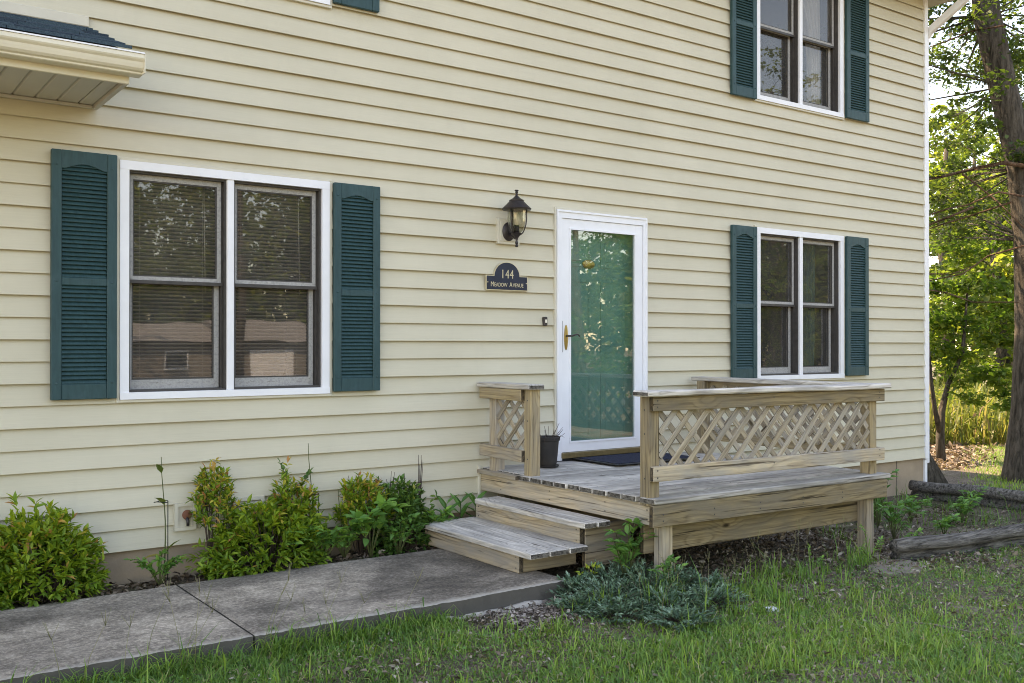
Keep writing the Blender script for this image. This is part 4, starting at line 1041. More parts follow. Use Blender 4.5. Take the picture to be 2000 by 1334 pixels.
def sprig(name, c, label, stems, material, L, W, pinn=6, cat='plant', tint=(.2, .9), stemcol='stem', maxobj=True, z=None):
    """leafy herb: stems given as lists of points, oval leaves set in pairs along them, each leaf an object"""
    x, y = c; z = float(gz(x, y)) if z is None else z; t = plant(name, (x, y, z), label, cat)
    st = []; P, Dv, Tn, Ls = [], [], [], []
    for s in stems:
        pts = [np.array([x+p[0], y+p[1], z+p[2]]) for p in s]
        st.append((pts, [.0035*(1-.5*i/len(pts)) for i in range(len(pts))]))
        tot = len(pts)-1
        for k in range(pinn):
            f = .25+.75*(k+.5)/pinn; i = min(int(f*tot), tot-1); p = pts[i]+(pts[i+1]-pts[i])*(f*tot-i); d = pts[i+1]-pts[i]; d /= np.linalg.norm(d)
            sd = np.cross(d, [0, 0, 1.])+rng.normal(0, .25, 3)
            for sg in (-1, 1): P.append(p); Dv.append(sd*sg+d*.45+[0, 0, .1]); Tn.append(random.uniform(*tint)); Ls.append(random.uniform(.75, 1.15)*(1-.3*max(0, f-.8)/.2))
        P.append(pts[-1]); Dv.append(pts[-1]-pts[-2]+[0, 0, .01]); Tn.append(random.uniform(*tint)); Ls.append(.9)
    tubes('stems', st, M[stemcol], t, 5)
    if len(P) <= 90:
        for p, d, tn, l in zip(P, Dv, Tn, Ls): leaf_object('leaf', p, d, L*l, W*l, tn, M[material], t, .15)
    else:
        foliage('foliage', [leaf_batch(P, Dv, L*np.array(Ls), W*np.array(Ls), np.array(Tn), droop=.15)], M[material], t)
    return t
def fan(n, h, spread, ybias=-.2, seed=0):
    r = random.Random(seed); out = []
    for i in range(n):
        a = math.pi*(.08+.84*(i+.5)/n)+r.uniform(-.15, .15); rr = spread*r.uniform(.6, 1.1); hh = h*r.uniform(.65, 1.05)
        out.append([(0, 0, 0), (-math.cos(a)*rr*.35, ybias*rr*.2, hh*.5), (-math.cos(a)*rr*.8, ybias*rr*.5, hh*.9), (-math.cos(a)*rr*1.1, ybias*rr*.9, hh*.93)])
    return out
sprig('leafy_seedling', (1.78, -.22), 'low blue-green leafy seedling around the foot of the lily stalk by the faucet box', fan(11, .22, .17, seed=1), 'broad', .055, .026, 5)
sprig('round_leaf_sprig', (2.62, -.10), 'arching sprig of round dark green leaves above the bright nandina mound', [[(0, 0, .2), (.05, 0, .50), (.02, -.01, .62), (-.02, -.02, .70)], [(0, 0, .2), (.10, 0, .50), (.17, -.02, .58), (.20, -.02, .62)], [(0, 0, .3), (.03, 0, .46), (.10, -.02, .52), (.16, -.02, .49)]], 'nandina_dk', .048, .034, 5, tint=(.1, .6))
sprig('leafy_seedling', (2.84, -.26), 'low bright green seedlings with long oval leaflets along the walk edge', fan(14, .30, .26, -.5, 2), 'broad', .074, .032, 5, tint=(.3, 1))
sprig('leafy_seedling', (3.03, -.22), 'bright green leafy seedlings between the nandina mound and the broad-leaved weed', fan(12, .26, .22, -.4, 31), 'broad', .068, .032, 5, tint=(.3, 1))
sprig('leafy_seedling', (3.78, -.20), 'leafy green seedling with broad leaves beside the back of the lower step', fan(9, .28, .13, -.2, 41), 'broad', .075, .036, 4, tint=(.3, 1))
sprig('pokeweed', (3.20, -.28), 'broad-leaved pale green weed in front of the golden-tipped nandina', fan(8, .42, .18, -.5, 3), 'broad', .120, .064, 3, tint=(.4, 1))
sprig('leafy_seedling', (3.42, -.28), 'small mixed green seedlings between the weed and the dark shrub', fan(12, .30, .18, -.4, 4), 'broad', .055, .028, 6, tint=(.2, .8))
sprig('leafy_seedling', (3.66, -.13), 'yellowish oval seedling leaves close against the lower step', fan(8, .30, .12, -.1, 5), 'nandina', .045, .022, 5, tint=(.3, .85))
for i, (x, lab) in enumerate(((3.93, 'rosette of lance-shaped leaves behind the lower step, nearest the dark shrub'), (4.06, 'middle rosette of lance-shaped leaves behind the steps'), (4.20, 'rosette of lance-shaped leaves tucked against the upper step'))):
    t = plant('lance_leaf_plant', (x, -.12, -.03), lab, 'plant', 'lance-leaved plants behind the steps')
    tube('stalk', [(x, -.10, -.05), (x, -.10, .26)], .004, M['stem'], t, 5)
    for k in range(9):
        a = k*2.4; f = .25+.08*k
        leaf_object('leaf', (x, -.10, .02+.26*f), (math.cos(a), math.sin(a)*.35, .75), .15, .036, random.uniform(.1, .6), M['broad'], t, .2)
# weeds at the step corner, in front of the deck and in the right bed
sprig('leafy_vine', (4.26, -1.74), 'leafy green sapling growing between the steps and the deck leg', fan(11, .46, .23, -.5, 7), 'broad', .090, .042, 4, tint=(.15, .8))
sprig('leafy_vine', (4.36, -1.99), 'lower leafy sapling in front of the near deck leg', fan(5, .26, .12, -.3, 8), 'broad', .060, .030, 4, tint=(.15, .8))
sprig('yellow_sprig', (4.03, -1.66), 'small yellow-green sprig beside the lower step end', fan(4, .20, .13, .1, 9), 'nandina', .030, .016, 5, tint=(.55, .8))
sprig('sapling', (6.38, -2.06), 'small pale green sapling beside the far deck leg', [[(0, 0, 0), (-.03, 0, .12), (-.05, 0, .22), (-.09, 0, .26)], [(0, 0, .02), (.07, -.02, .10), (.12, -.02, .15)], [(0, 0, .02), (-.10, -.03, .08), (-.15, -.04, .12)]], 'broad', .040, .020, 6, tint=(.5, 1))
sprig('sapling', (5.80, -2.0), 'single pale green seedling under the front beam of the deck', [[(0, 0, 0), (-.02, 0, .10), (-.04, 0, .17)], [(0, 0, 0), (.05, -.02, .06), (.08, -.02, .08)]], 'broad', .036, .018, 4, tint=(.5, 1))
sprig('sapling', (6.86, -2.12), 'bushy little seedling between the far deck leg and the near timber', fan(5, .20, .10, -.2, 10), 'broad', .045, .022, 4, tint=(.3, .9))
sprig('tall_weed', (7.62, -1.30), 'tall dark green weed with pinnate leaves against the deck corner', fan(6, .52, .22, -.1, 11), 'broad', .075, .036, 5, tint=(.0, .5))
sprig('tall_weed', (7.36, -1.62), 'dark leafy weed spilling out beside the deck corner', fan(8, .34, .28, -.3, 12), 'broad', .085, .042, 4, tint=(.0, .5))
for i, (x, y, h, s, lab) in enumerate(((8.35, -1.15, .26, .22, 'low leafy weeds in the timber bed nearest the foundation drain'), (8.75, -1.42, .22, .24, 'spreading pale weeds in the middle of the timber bed'), (9.2, -1.2, .28, .22, 'taller weeds near the far timber of the bed'), (8.0, -1.0, .20, .2, 'short weeds at the foot of the foundation wall'), (9.55, -1.7, .2, .22, 'sunlit weeds at the outer end of the timber bed'), (7.9, -1.75, .18, .18, 'small weeds just behind the near timber'))):
    sprig('bed_weed', (x, y), lab, fan(9, h, s, -.3, 20+i), 'broad', .072, .034, 4, tint=(.15, .85))

# juniper: low fans of blue-green scale sprays
jt = plant('juniper_shrub', (4.05, -1.95, -.12), 'low spreading blue-green juniper in front of the steps', 'shrub')
cxs = [(3.98, -1.72, .16, .22), (4.25, -1.72, .24, .26), (4.50, -2.02, .24, .27), (3.98, -2.02, .22, .28), (4.40, -1.78, .24, .22), (4.45, -2.36, .17, .25), (3.74, -2.02, .13, .2), (4.18, -2.32, .18, .27), (4.66, -2.15, .18, .22), (4.05, -2.52, .11, .22), (4.25, -2.05, .27, .28), (3.85, -2.25, .14, .22)]
cxs = [(a-.10, b, c, d) for a, b, c, d in cxs]
P, Dv, Ls, Tn, st = [], [], [], [], []
for (cx, cy, h, r) in cxs:
    for i in range(58):
        a = random.uniform(0, 6.283); rr = r*math.sqrt(random.random())*(random.uniform(1.1, 1.6) if i % 7 == 0 else 1); zt = h*.74*(1-.5*(rr/r)**2)*random.uniform(.55, 1.12)
        tip = np.array([cx+math.cos(a)*rr, cy+math.sin(a)*rr, -.10+zt]); b = np.array([cx+math.cos(a)*rr*.25, cy+math.sin(a)*rr*.25, -.10+zt*.25])
        d = tip-b; Ld = max(np.linalg.norm(d), .05); d /= Ld
        st.append(([b, tip], [.003, .0015]))
        tn = random.uniform(.0, .75); side = np.cross(d, [0, 0, 1.]); side /= np.linalg.norm(side)+1e-6
        for k in range(24):
            f = .25+.80*(k/24); sg = 1 if k % 2 else -1
            v = d*.8+side*sg*random.uniform(.3, .9)+unit(1)[0]*.45+[0, 0, .12]
            P.append(b+(tip-b)*f); Dv.append(v); Ls.append(random.uniform(.022, .044)*(1.1-.5*max(0, f-.7))); Tn.append(tn+random.uniform(-.12, .15)+.25*(f-.5))
Ls = np.array(Ls)
foliage('foliage', [leaf_batch(P, Dv, Ls, Ls*.24, np.array(Tn), fold=.5, simple_=True)], M['juniper'], jt)
tubes('stems', st, M['twig'], jt, 3)

# ------------------------------------------------------------------ timbers, stone, litter
def timber(a, b, r, label, seed):
    a = Vector(a); b = Vector(b); n = 18
    pts = [a+(b-a)*(i/n)+Vector((0, 0, .008*math.sin(i*.9+seed))) for i in range(n+1)]
    V, Fc = tube_geo(pts, [r*(.93 if i in (0, n) else 1+.02*mnoise.noise(Vector((i*.5, seed, 0)))) for i in range(n+1)], 14, wob=.03)
    o = mobj('timber_log', mesh_py('timber_log', V, Fc, True), None, None, M['log']); return tag(o, label, 'timber', 'landscape timbers edging the bed')
timber((6.50, -2.19, -.025), (9.9, -2.57, -.075), .052, 'round weathered timber lying on top along the front of the weed bed', 1)
timber((6.60, -2.135, -.128), (9.9, -2.53, -.178), .052, 'lower timber half sunk in the soil along the front of the weed bed', 2)
timber((9.86, -.20, -.075), (10.02, -2.62, -.035), .058, 'round timber on top running out from the house corner', 3)
timber((9.93, -.18, -.185), (10.06, -2.6, -.15), .056, 'lower timber running out from the house corner under the top one', 4)
fs = prism('flat_stone', [(6.02, -2.42), (6.28, -2.52), (6.50, -2.44), (6.58, -2.25), (6.46, -2.14), (6.2, -2.18), (6.05, -2.28)], 'z', -.16, -.118, M['stone'], None)
tag(fs, 'flat pale stone half buried in front of the far deck leg', 'stone')
sk = tube('fallen_stick', [(5.08, -3.20, -.115), (5.12, -3.33, -.105), (5.15, -3.43, -.108), (5.19, -3.52, -.115)], [.005, .006, .005, .003], M['stone'], None, 6); tag(sk, 'pale dry stick lying on the lawn far in front of the timbers', 'stick')
pp = prism('paper_scrap', [(4.54, -2.66), (4.60, -2.68), (4.61, -2.63), (4.56, -2.61)], 'z', -.095, -.075, M['white'], None); tag(pp, 'small crumpled white scrap on the lawn past the juniper', 'litter')

def scatter_leaves(name, n, xr, yr, L, mat_, dens=None, flat=.35, zoff=.006, label=None):
    X = rng.uniform(*xr, n*3); Y = rng.uniform(*yr, n*3)
    if dens is not None:
        kp = rng.random(n*3) < dens(X, Y); X, Y = X[kp], Y[kp]
    X, Y = X[:n], Y[:n]; m_ = len(X)
    P = np.stack([X, Y, gz(X, Y)+zoff+rng.random(m_)*.02], 1); Dv = rng.normal(0, 1, (m_, 3)); Dv[:, 2] *= flat
    ls = L*rng.uniform(.5, 1.2, m_)
    up = np.tile([0, 0, 1.], (m_, 1))+rng.normal(0, .45, (m_, 3))
    return leaf_batch(P, Dv, ls, ls*rng.uniform(.28, .6, m_), rng.random(m_)**1.3, up=up, droop=.3, fold=.3)
b1 = scatter_leaves('l', 4600, (4.3, 7.2), (-2.6, -.05), .055, None, lambda x, y: np.where(y > -2.1, .9, .35))
b2 = scatter_leaves('l', 900, (.3, 3.9), (-.38, -.02), .060, None)
b3 = scatter_leaves('l', 1600, (6.6, 10.2), (-2.9, -.05), .055, None, lambda x, y: vnoise(x, y, 1.5, 5))
b1['tint'] = np.clip(b1['tint']+.12, 0, 1)
b4 = scatter_leaves('l', 2400, (2.0, 9), (-4.6, -1.7), .038, None, lambda x, y: vnoise(x, y, 1.2, 6)**2)
b5 = scatter_leaves('l', 9000, (11.5, 20), (1.2, 7), .11, None, lambda x, y: np.exp(-((x*.82-y*.57-10.6-(x-14)*.02)/9)**2)*np.clip((y-(x-14.4)*.56-1.2)/.5, .04, 1), .5, .012)
ll = foliage('leaf_litter', [b1, b2, b3, b4, b5], M['litter'], None, True)
tb = scatter_leaves('t', 9000, (.9, 9), (-4.8, -1.7), .032, None, lambda x, y: np.where((y > -1.68) & (x < 3.9), 0, .25+vnoise(x, y, 2, 12)))
cvr = scatter_leaves('k', 16000, (.8, 9), (-4.8, -1.7), .017, None, lambda x, y: np.where(((y > -1.68) & (x < 3.9)) | ((y > -2.25) & (x > 2.95) & (x < 7)), 0, vnoise(x, y, 1.7, 14)**2))
cvr['V'][:, 2] += np.repeat(rng.random(len(cvr['tint'])//8)*.03, 8)
tb['tint'] = np.clip(tb['tint']+.25, 0, 1)
foliage('thatch', [tb], M['litter'], None, True); foliage('clover', [cvr], M['broad'], None, True)
bc = scatter_leaves('c', 2600, (3.05, 3.80), (-2.25, -1.68), .034, None, lambda x, y: np.exp(-(((x-3.45)/.28)**2+((y+1.92)/.17)**2)), .25, .004)
bc['tint'] = np.clip(bc['tint']*1.1+.05, 0, 1)
foliage('bark_chips', [bc], M['chips'], None, True)

# ------------------------------------------------------------------ lawn
def blades(X, Y, h, w, tint, lean=.55, bend=.6):
    n = len(X); Z = gz(X, Y)
    P = np.stack([X, Y, Z-.004], 1); a = rng.uniform(0, 2*np.pi, n); ln = rng.gamma(2.0, lean/2, n)
    if lean > .95: ln = rng.uniform(.45, 1.75, n)
    dirh = np.stack([np.cos(a), np.sin(a), np.zeros(n)], 1); S = np.stack([-np.sin(a), np.cos(a), np.zeros(n)], 1)
    h = h[:, None]; ln = ln[:, None]; up = np.array([0, 0, 1.])
    p1 = P+up*h*.5*np.cos(ln*.5)+dirh*h*.5*np.sin(ln*.5); th = np.clip(ln*(1+bend), 0, 2.4)
    p2 = p1+up*h*.5*np.cos(th)+dirh*h*.5*np.sin(th); w = w[:, None]
    V = np.stack([P-S*w*.4, P+S*w*.4, p1-S*w*.5, p1+S*w*.5, p2], 1).reshape(-1, 3); q = np.arange(n)[:, None]*5
    idx = np.array([0, 1, 3, 2, 2, 3, 4])
    return dict(V=V, loops=(q+idx).reshape(-1), sizes=np.tile([4, 3], n), tint=np.repeat(tint, 5))
def lawn_ok(X, Y):
    ok = ~((Y > -1.67) & (X < 3.9)); ok &= ~((X > 3.4) & (X < 6.9) & (Y > -2.05)); ok &= ~((X > 6.6) & (X < 10) & (Y > -2.25)); ok &= Y < -.1
    return ok
N = 470000
T = rng.uniform(0, 1, N); X = rng.uniform(-.6, 10.5, N); Y = rng.uniform(-6.0, -1.6, N)
dist = np.hypot(X, Y+D)
patch = vnoise(X, Y, 1.3, 3)*.55+vnoise(X, Y, 4.5, 4)*.45
cov = np.clip((patch-.40)*4.5, .0, 1)
dens = .36+.64*cov
edge = np.clip((4.6-X)/1.2, 0, 1)*np.clip((Y+2.35)/-.4, 0, 1)          # thick lawn towards the camera, worn soil by the deck
worn = np.clip((X-4.8+(Y+3.6)*.9)/1.6, 0, 1)
dens = dens*(1-.55*worn)
bare = 1.3*np.exp(-(((X-3.40)/.42)**4+((Y+1.92)/.24)**4))+1.0*np.exp(-(((X-4.15)/.55)**4+((Y+2.05)/.50)**4))+np.exp(-(((X-3.45)/.34)**2+((Y+1.92)/.18)**2))+.8*np.exp(-(((X-5.3)/.9)**2+((Y+2.35)/.22)**2))
dens *= np.clip(1-bare, .03, 1)
kp = lawn_ok(X, Y) & (rng.random(N) < dens); X, Y, patch, worn = X[kp], Y[kp], patch[kp], worn[kp]
n = len(X)
h = rng.gamma(3, .0145, n)*(.6+.7*patch)*(1-.25*worn)+.008; w = rng.uniform(.0030, .0078, n)
tn = np.clip(rng.normal(.12+.42*vnoise(X, Y, 1.1, 8)+.25*vnoise(X, Y, 9, 9), .17, n), 0, .9); dry = rng.random(n) < .07+.10*worn; tn[dry] = rng.uniform(.93, 1, dry.sum())
lawn = [blades(X, Y, h, w, tn, 1.0, .5)]
# taller crab grass along the walk edge, the juniper and below the deck
def tufts(spots, per, hm, wd, spread, tint=(.2, .7), lean=.8):
    X = np.concatenate([rng.normal(s[0], spread, per) for s in spots]); Y = np.concatenate([rng.normal(s[1], spread, per) for s in spots])
    k_ = ~((Y > -1.665) & (X < 3.87)); X, Y = X[k_], Y[k_]; n = len(X)
    return blades(X, Y, rng.gamma(6, hm/6, n), rng.uniform(wd*.7, wd*1.2, n), rng.uniform(*tint, n), lean)
edge_spots = [(x, -1.685-abs(random.gauss(0, .05))) for x in np.arange(.9, 2.95, .045)]
lawn.append(tufts(edge_spots, 26, .105, .0060, .035, (.1, .75), 1.1))
lawn.append(tufts([(random.uniform(.7, 2.9), -1.69-abs(random.gauss(0, .03))) for _ in range(46)], 20, .15, .0062, .03, (.1, .8), 1.0))
lawn.append(tufts([(random.uniform(4.0, 5.0), random.uniform(-2.7, -2.1)) for _ in range(34)], 18, .13, .006, .03))
lawn.append(tufts([(random.uniform(4.75, 6.4), random.uniform(-2.25, -1.95)) for _ in range(30)], 14, .15, .006, .03))
lawn.append(tufts([(random.uniform(1.2, 5.5), random.uniform(-4.6, -2.0)) for _ in range(130)], 16, .105, .006, .03, (.35, .85)))
lawn.append(tufts([(random.uniform(5.0, 10), random.uniform(-4.8, -2.6)) for _ in range(90)], 12, .08, .0055, .04, (.2, .7)))
lawn.append(tufts([(random.uniform(6.9, 9.8), random.uniform(-2.1, -.3)) for _ in range(60)], 12, .13, .006, .04, (.1, .6)))
# side yard lawn behind the far timber
n2 = 30000; X2 = rng.uniform(10.6, 17, n2); Y2 = rng.uniform(-2, 5, n2); k_ = (Y2-(X2-14.4)*.56 < 1.35+rng.random(n2)*.5); X2, Y2 = X2[k_], Y2[k_]; n2 = len(X2)
lawn.append(blades(X2, Y2, rng.gamma(5, .010, n2), rng.uniform(.006, .011, n2), np.clip(rng.normal(.6, .18, n2), 0, .92)))
foliage('lawn_grass', lawn, M['grass'], None, True)
# seed-head stalks of the tall grass
sl = []
for (x, y, h, dx_, dy_) in [(random.uniform(.8, 2.6), -1.72-random.random()*.12, random.uniform(.18, .42), random.uniform(-.08, .16), random.uniform(-.05, .05)) for _ in range(16)]+[(random.uniform(4.8, 6.0), random.uniform(-2.2, -2.0), random.uniform(.15, .34), random.uniform(-.1, .12), 0) for _ in range(12)]+[(random.uniform(3.6, 4.7), random.uniform(-2.5, -2.1), random.uniform(.15, .3), random.uniform(-.15, .2), 0) for _ in range(9)]:
    z = float(gz(x, y)); top = Vector((x+dx_, y+dy_, z+h)); sl.append(([(x, y, z), (x+dx_*.4, y+dy_*.4, z+h*.55), top], [.0016, .0013, .0009]))
    for a in (random.uniform(-1, 1), random.uniform(-1, 1), random.uniform(-1, 1)):
        sl.append(([top-Vector((0, 0, .01)), top+Vector((a*.04, random.uniform(-.02, .02), .05+random.uniform(0, .03)))], [.0012, .0008]))
V, Fc = [], []
for pts, rads in sl: tube_geo(pts, rads, 4, V, Fc)
me = mesh_py('stalks', V, Fc, True); at_ = me.attributes.new('tint', 'FLOAT', 'POINT'); at_.data.foreach_set('value', rng.random(len(V)).astype(np.float32))
so = mobj('seed_stalks', me, None, None, M['straw']); so['kind'] = 'stuff'

# ------------------------------------------------------------------ trees
def tree(name, label, base, trunk, radii, clumps, nleaf, leaf, mat_, bark='bark', group=None, limbs=True, seg=12, cat='tree', simple_=True, flat=.5):
    """trunk: list of points from the base; clumps: (centre, radius); leaves spread through the clumps, limbs run to them"""
    t = empty(name, base, label, cat, group)
    tube('trunk', trunk, radii, M[bark], t, seg, wob=.14)
    lst = []; tp = [Vector(p) for p in trunk]
    rl = random.Random(sum(map(ord, label)))
    if limbs:
        for (c, r) in clumps:
            c = Vector(c); best = min(tp[len(tp)//3:], key=lambda p: (p-c).length+max(0, p.z-c.z)*1.5)
            mid = best.lerp(c, .5)+Vector((rl.uniform(-.2, .2), rl.uniform(-.2, .2), rl.uniform(-.1, .3)))*r
            r0 = (min(radii[-1]*.5, .05)*.6+.005*(best-c).length)*(.55 if limbs == 'parts' else 1)
            r0 *= .55
            lst.append(([best, mid, c], [r0, r0*.6, r0*.2]))
            for k in range(4):
                e = c+Vector(unit(1)[0])*r*.8; lst.append(([mid.lerp(c, .4+.15*k), e], [r0*.28, r0*.06]))
        if limbs == 'parts':
            for q in range(0, len(lst), 5):
                V, Fc = [], []
                for pts, rads in lst[q:q+5]: tube_geo(pts, rads, 6, V, Fc)
                mobj('limb', mesh_py('limb', V, Fc, True), t, None, M[bark])
        else:
            lo = tubes('limbs', lst, M[bark], t, 6); lo['kind'] = 'stuff'
    P, Dv, Tn, Sc = [], [], [], []
    tot = sum(r**2 for _, r in clumps)
    for (c, r) in clumps:
        k = max(30, int(nleaf*r*r/tot)); 
        ns = max(3, k//26)
        sc = unit(ns)*(rng.random(ns)**.45*r)[:, None]*[1, 1, .8]; pick = rng.integers(0, ns, k)
        pp = np.array(c)+sc[pick]+rng.normal(0, .13*r+.03, (k, 3))*[1, 1, flat]
        P.append(pp); d = unit(k); d[:, 2] = d[:, 2]*.5-.15; Dv.append(d); tt = rng.random(ns)*.6; Tn.append(np.clip(tt[pick]+rng.random(k)*.4, 0, 1)); Sc.append(rng.uniform(.6, 1.2, k))
    P = np.concatenate(P); Dv = np.concatenate(Dv); Sc = np.concatenate(Sc)*leaf
    up = np.tile([0, 0, 1.], (len(P), 1))+rng.normal(0, .55, (len(P), 3))
    foliage('crown', [leaf_batch(P, Dv, Sc, Sc*.62, np.concatenate(Tn), up=up, simple_=simple_, fold=.12, droop=.2)], M[mat_], t)
    return t
def ray_pt(px, py, t):
    """a place at depth t metres along the line of sight of a photograph point (used once, to find where the trees stand)"""
    d = _F*1921.8+_R*(px-1000)+_U*(667-py); return Vector((0, -D, EYE))+d*(t/1921.8)
def rnd_clumps(c, rx, ry, rz, n, r0, r1, seed, hollow=.3):
    r = random.Random(seed); out = []
    for i in range(n):
        while True:
            v = Vector((r.uniform(-1, 1), r.uniform(-1, 1), r.uniform(-1, 1)))
            if hollow < v.length < 1: break
        out.append(((c[0]+v.x*rx, c[1]+v.y*ry, c[2]+v.z*rz), r.uniform(r0, r1)))
    return out
tk = [(1990, 960), (2000, 900), (2010, 800), (2014, 640), (2008, 470), (1994, 330), (1958, 170), (1928, 30), (1915, -120), (1915, -420), (1900, -800)]
trk = [ray_pt(a, b, 12.6) for a, b in tk]; trk[0].z -= .25
cl = rnd_clumps((13.0, 2.2, 6.6), 3.6, 2.8, 2.6, 34, .6, 1.1, 5)+[(tuple(ray_pt(a, b, t)), r) for a, b, t, r in ((1880, 215, 13.5, .34), (1850, 270, 14, .36), (1950, 240, 12.2, .34), (1985, 290, 12.3, .34), (1900, 330, 13.5, .34), (1985, 90, 13, .45), (1845, 340, 14, .3), (1960, 160, 12.1, .28))]+[((lambda p: (p.x, p.y, p.z))(ray_pt(random.uniform(1800, 2040), random.uniform(110, 480), random.uniform(13, 18))), random.uniform(.25, .46)) for _ in range(60)]
oak = tree('oak_tree', 'big brown-barked tree with dark leaves standing just beyond the house corner', tuple(trk[0]), trk, [.29, .225, .20, .185, .175, .17, .165, .16, .155, .14, .1], cl, 30000, .085, 'oak', limbs='parts')
# bare lower branches across the gap
bl = []
for pts, r in (([(2040, 330), (1960, 318), (1900, 330), (1840, 345), (1800, 352)], .030), ([(2010, 385), (1950, 375), (1890, 400), (1850, 408), (1800, 425)], .014), ([(1900, 405), (1850, 425), (1800, 445)], .016), ([(1975, 395), (1900, 420), (1850, 435), (1805, 450)], .012),
               ([(1880, 340), (1900, 355), (1950, 395), (2000, 445)], .013), ([(2000, 480), (1930, 500), (1880, 535), (1805, 550)], .012), ([(1800, 535), (1860, 535), (1900, 520)], .009), ([(1810, 565), (1850, 572), (1900, 590), (1990, 590)], .010), ([(1960, 50), (1900, 60), (1850, 80), (1815, 92)], .012)):
    bl.append(([ray_pt(a, b, 12.3+.5*math.sin(a*.05)) for a, b in pts], [r*(1-.12*i) for i in range(len(pts))]))
for pts, rads in bl: tube('bare_branch', pts, rads, M['bark_red'], oak, 6)
t2 = [(11.42, .55, -.5), (11.20, .62, .1), (11.12, .7, 1.5), (11.2, .9, 4), (11.5, 1.2, 7), (11.6, 1.4, 9.5)]
tree('shade_tree', 'dark trunk half hidden behind the house corner with its crown above', (11.5, .6, -.25), t2, [.32, .19, .16, .15, .12, .05], rnd_clumps((11.8, 1.6, 8.2), 2.2, 2.0, 1.8, 16, .5, .9, 8), 5000, .085, 'oak', limbs='parts')
mb = ray_pt(1838, 895, 14.8)
mt = [tuple(mb+Vector((0, 0, -.2))), tuple(ray_pt(1836, 850, 14.8)), tuple(ray_pt(1840, 800, 14.8)), tuple(ray_pt(1852, 750, 14.9)), tuple(ray_pt(1880, 690, 15)), tuple(ray_pt(1890, 560, 15))]
mc = [(tuple(ray_pt(a, b, t)), r) for a, b, t, r in ((1850, 700, 14.9, .36), (1900, 720, 14.8, .36), (1950, 740, 14.6, .34), (1860, 620, 15.2, .42), (1925, 640, 15, .42), (1975, 660, 14.8, .36), (1890, 560, 15.2, .40), (1835, 560, 15.2, .36), (1960, 560, 15.3, .40), (1880, 770, 14.7, .26), (1960, 790, 14.6, .24), (1800, 650, 15.2, .4), (1760, 600, 15.4, .5), (2020, 600, 15, .5), (2030, 700, 15, .4), (1990, 470, 15.6, .42), (1880, 480, 15.8, .42))]
mtree = tree('understory_tree', 'small forked tree with fresh green leaves between the house corner and the big trunk', tuple(mb), mt, [.075, .06, .05, .035, .028, .015], mc, 6500, .105, 'maple', simple_=True, flat=.3, limbs='parts')
tube('second_stem', [tuple(ray_pt(1837, 850, 14.8)), tuple(ray_pt(1826, 800, 14.7)), tuple(ray_pt(1818, 740, 14.6)), tuple(ray_pt(1812, 660, 14.6))], [.045, .035, .028, .02], M['bark'], mtree, 8)
# woods beyond the side yard
labs = ['tall woodland tree with a light yellow-green crown farthest beyond the meadow', 'broad woodland tree rising behind the understory tree', 'woodland tree behind the house corner gap with sky through its top', 'thin woodland tree nearest the meadow edge', 'dense woodland tree to the far side of the big trunk', 'dark woodland tree standing behind the house', 'woodland tree with low sunlit boughs over the meadow', 'slender woodland tree deep behind the big trunk']
wpos = [(1905, 34), (1850, 27), (1880, 44), (1955, 24), (2090, 26), (1700, 30), (2010, 36), (1975, 52)]
for i, ((px, t), lab) in enumerate(zip(wpos, labs)):
    b = ray_pt(px, 667, t); zb = float(gz(b.x, b.y)); H = (9.5, 8.2, 11.5, 6.2, 8.5, 10, 9.5, 13)[i]; sp = (2.8, 2.3, 3.4, 1.5, 2.6, 3.2, 3.0, 3.2)[i]
    trunk = [(b.x, b.y, zb-.3), (b.x+.1, b.y, zb+H*.3), (b.x-.1, b.y+.1, zb+H*.6), (b.x, b.y, zb+H*.92)]
    tree('woodland_tree', lab, (b.x, b.y, zb), trunk, [.2, .16, .12, .05], rnd_clumps((b.x, b.y, zb+H*.55), sp, sp, H*.45, 26, .5, 1.15, 40+i, .15), 5600, .16+.0025*t, 'wood_leaf', group='woodland trees beyond the side yard', limbs=True, seg=8)
# sunlit meadow weeds under the woods
n3 = 11000; tt = rng.uniform(17.5, 30, n3); pxs = rng.uniform(1650, 2150, n3)
dd = np.array(_F)[None]*1921.8+np.array(_R)[None]*(pxs-1000)[:, None]; Q = np.array([0, -D, 0])+dd*(tt/1921.8)[:, None]
k_ = (Q[:, 0] > 11.5); Q = Q[k_]; n3 = len(Q)
mw = blades(Q[:, 0], Q[:, 1], rng.gamma(6, .115, n3), rng.uniform(.02, .05, n3), np.clip(rng.beta(2, 2.2, n3)+.15*(rng.random(n3) < .1), 0, 1), .5)
pl_ = np.stack([Q[:, 0], Q[:, 1], gz(Q[:, 0], Q[:, 1])+rng.random(n3)*.9], 1)
mw2 = leaf_batch(pl_, unit(n3), rng.uniform(.05, .13, n3), rng.uniform(.03, .07, n3), np.clip(rng.beta(2, 2.4, n3), 0, 1), simple_=True)
foliage('meadow_weeds', [mw, mw2], M['meadow'], None, True)

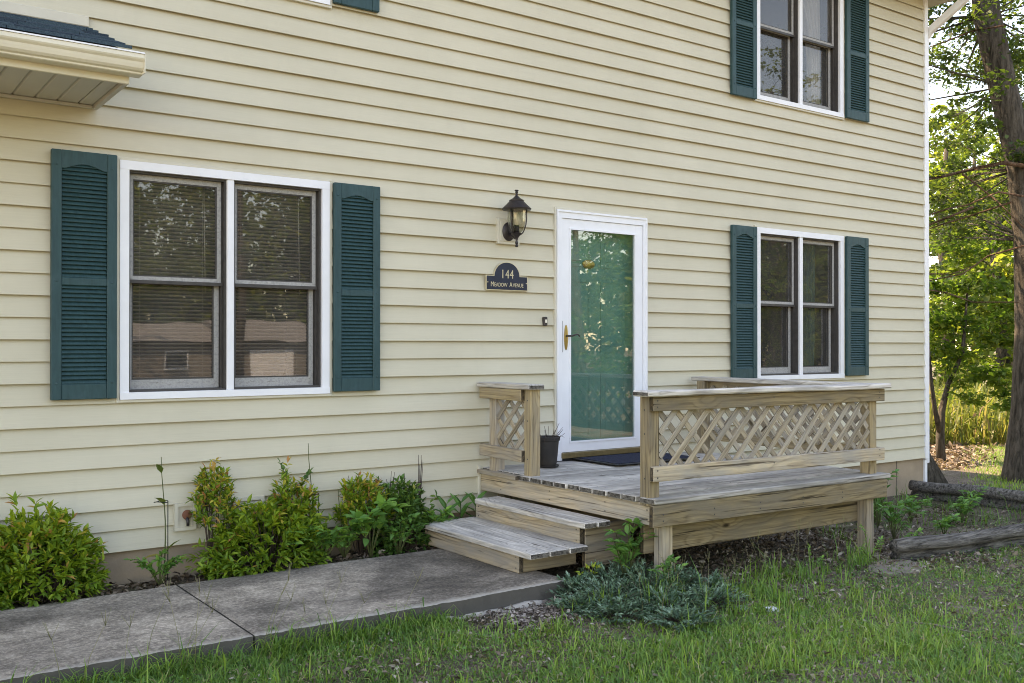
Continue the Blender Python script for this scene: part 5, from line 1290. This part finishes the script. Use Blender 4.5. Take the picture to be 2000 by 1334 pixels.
# trees and a house across the street: they stand in the sun and mirror in the panes
acr = [((15.5, -12.5), 6.0, 2.4, 'maple', .13, 'bushy sunlit tree near the street opposite the porch door'), ((20.5, -14.0), 8.5, 3.2, 'maple', .15, 'wide sunlit tree opposite the porch, farther along the street'), ((27, -15), 12, 3.8, 'wood_leaf', .2, 'tall tree at the far end of the opposite lawn'),
       ((2.0, -40), 15, 5, 'wood_leaf', .26, 'big tree standing well left of the neighbouring house across the street'), ((11, -48), 19, 6, 'wood_leaf', .3, 'tall spreading tree left of the neighbouring house across the street'), ((20, -76), 21, 7, 'wood_leaf', .36, 'tall tree behind the neighbouring house'), ((36, -50), 18, 6, 'wood_leaf', .3, 'tree beside the neighbouring garage across the street'), ((14.5, -33), 17, 4.6, 'oak', .22, 'high-crowned oak on the far verge opposite the big window'), ((25, -27), 16, 4.5, 'wood_leaf', .24, 'roadside tree opposite the right hand windows'),
       ((33, -14), 11, 3.6, 'maple', .2, 'round leafy tree at the street bend'), ((37, -24), 16, 4.8, 'wood_leaf', .26, 'tall shade tree at the street bend'), ((44, -20), 14, 5, 'wood_leaf', .28, 'broad tree beyond the street bend'), ((24, -8.5), 6, 2.6, 'maple', .14, 'low bushy tree on this side of the street'), ((50, -34), 19, 6, 'wood_leaf', .3, 'tallest tree beyond the street bend')]
for i, ((x, y), H, sp, mt_, lf, lab) in enumerate(acr):
    zb = float(gz(x, y)); zc = .52 if i not in (7,) else .66
    trunk = [(x, y, zb-.3), (x+.1, y, zb+H*.25), (x-.1, y+.1, zb+H*.6), (x, y, zb+H*.9)]
    hz = H*.46 if i not in (7,) else H*.34
    tree('street_tree', lab, (x, y, zb), trunk, [.24, .18, .12, .05], rnd_clumps((x, y, zb+H*zc), sp, sp, hz, 30, .20*sp, .40*sp, 70+i, .2), 5200, lf, mt_, group='trees across the street', seg=8)
Q = []; Dq = []
for k in range(190):
    x = rng.uniform(-25, 120); y = -74-rng.random()*24-max(0, -x)*.3+max(0, x-40)*.45; hh = rng.uniform(10, 24); z0_ = float(gz(x, y)); m_ = 420; sp = rng.uniform(2.5, 4.5)
    c_ = unit(24)*(rng.random(24)**.4)[:, None]; pk = rng.integers(0, 24, m_)
    Q.append(np.array([x, y, z0_+hh*.52])+(c_[pk]+rng.normal(0, .14, (m_, 3)))*[sp, sp, hh*.5])
Q = np.concatenate(Q)
foliage('far_woods', [leaf_batch(Q, unit(len(Q)), rng.uniform(.6, 1.2, len(Q)), rng.uniform(.4, .8, len(Q)), rng.random(len(Q)), simple_=True)], M['wood_leaf'], None, True)
nh = empty('neighbour_house', (21, -60, -1), 'tan single storey neighbouring house with a white garage door across the street', 'house')
nz = float(gz(20, -60))
M['tan_wall'] = simple('tan_wall', (.20, .175, .15), .9); M['grey_roof'] = simple('grey_roof', (.26, .25, .245), .9)
boxes('wall', [(14, 23.5, -69, -59, nz-.3, nz+2.7), (23.5, 30, -69, -57.5, nz-.3, nz+2.75)], M['tan_wall'], nh)
prism('roof', [(-70, nz+2.7), (-64, nz+4.2), (-58.4, nz+2.7)], 'x', 13.4, 23.7, M['grey_roof'], nh)
prism('roof', [(-70, nz+2.77), (-63.2, nz+4.4), (-56.9, nz+2.77)], 'x', 23.2, 30.6, M['grey_roof'], nh)
box('garage_door', 24.3, 27.5, -57.5, -57.42, nz, nz+2.2, M['white'], nh)
w_ = box('window', 19, 20.6, -59, -58.93, nz+.9, nz+2.1, M['white'], nh); box('pane', 19.1, 20.5, -58.93, -58.91, nz+1.0, nz+2.0, M['black'], w_)
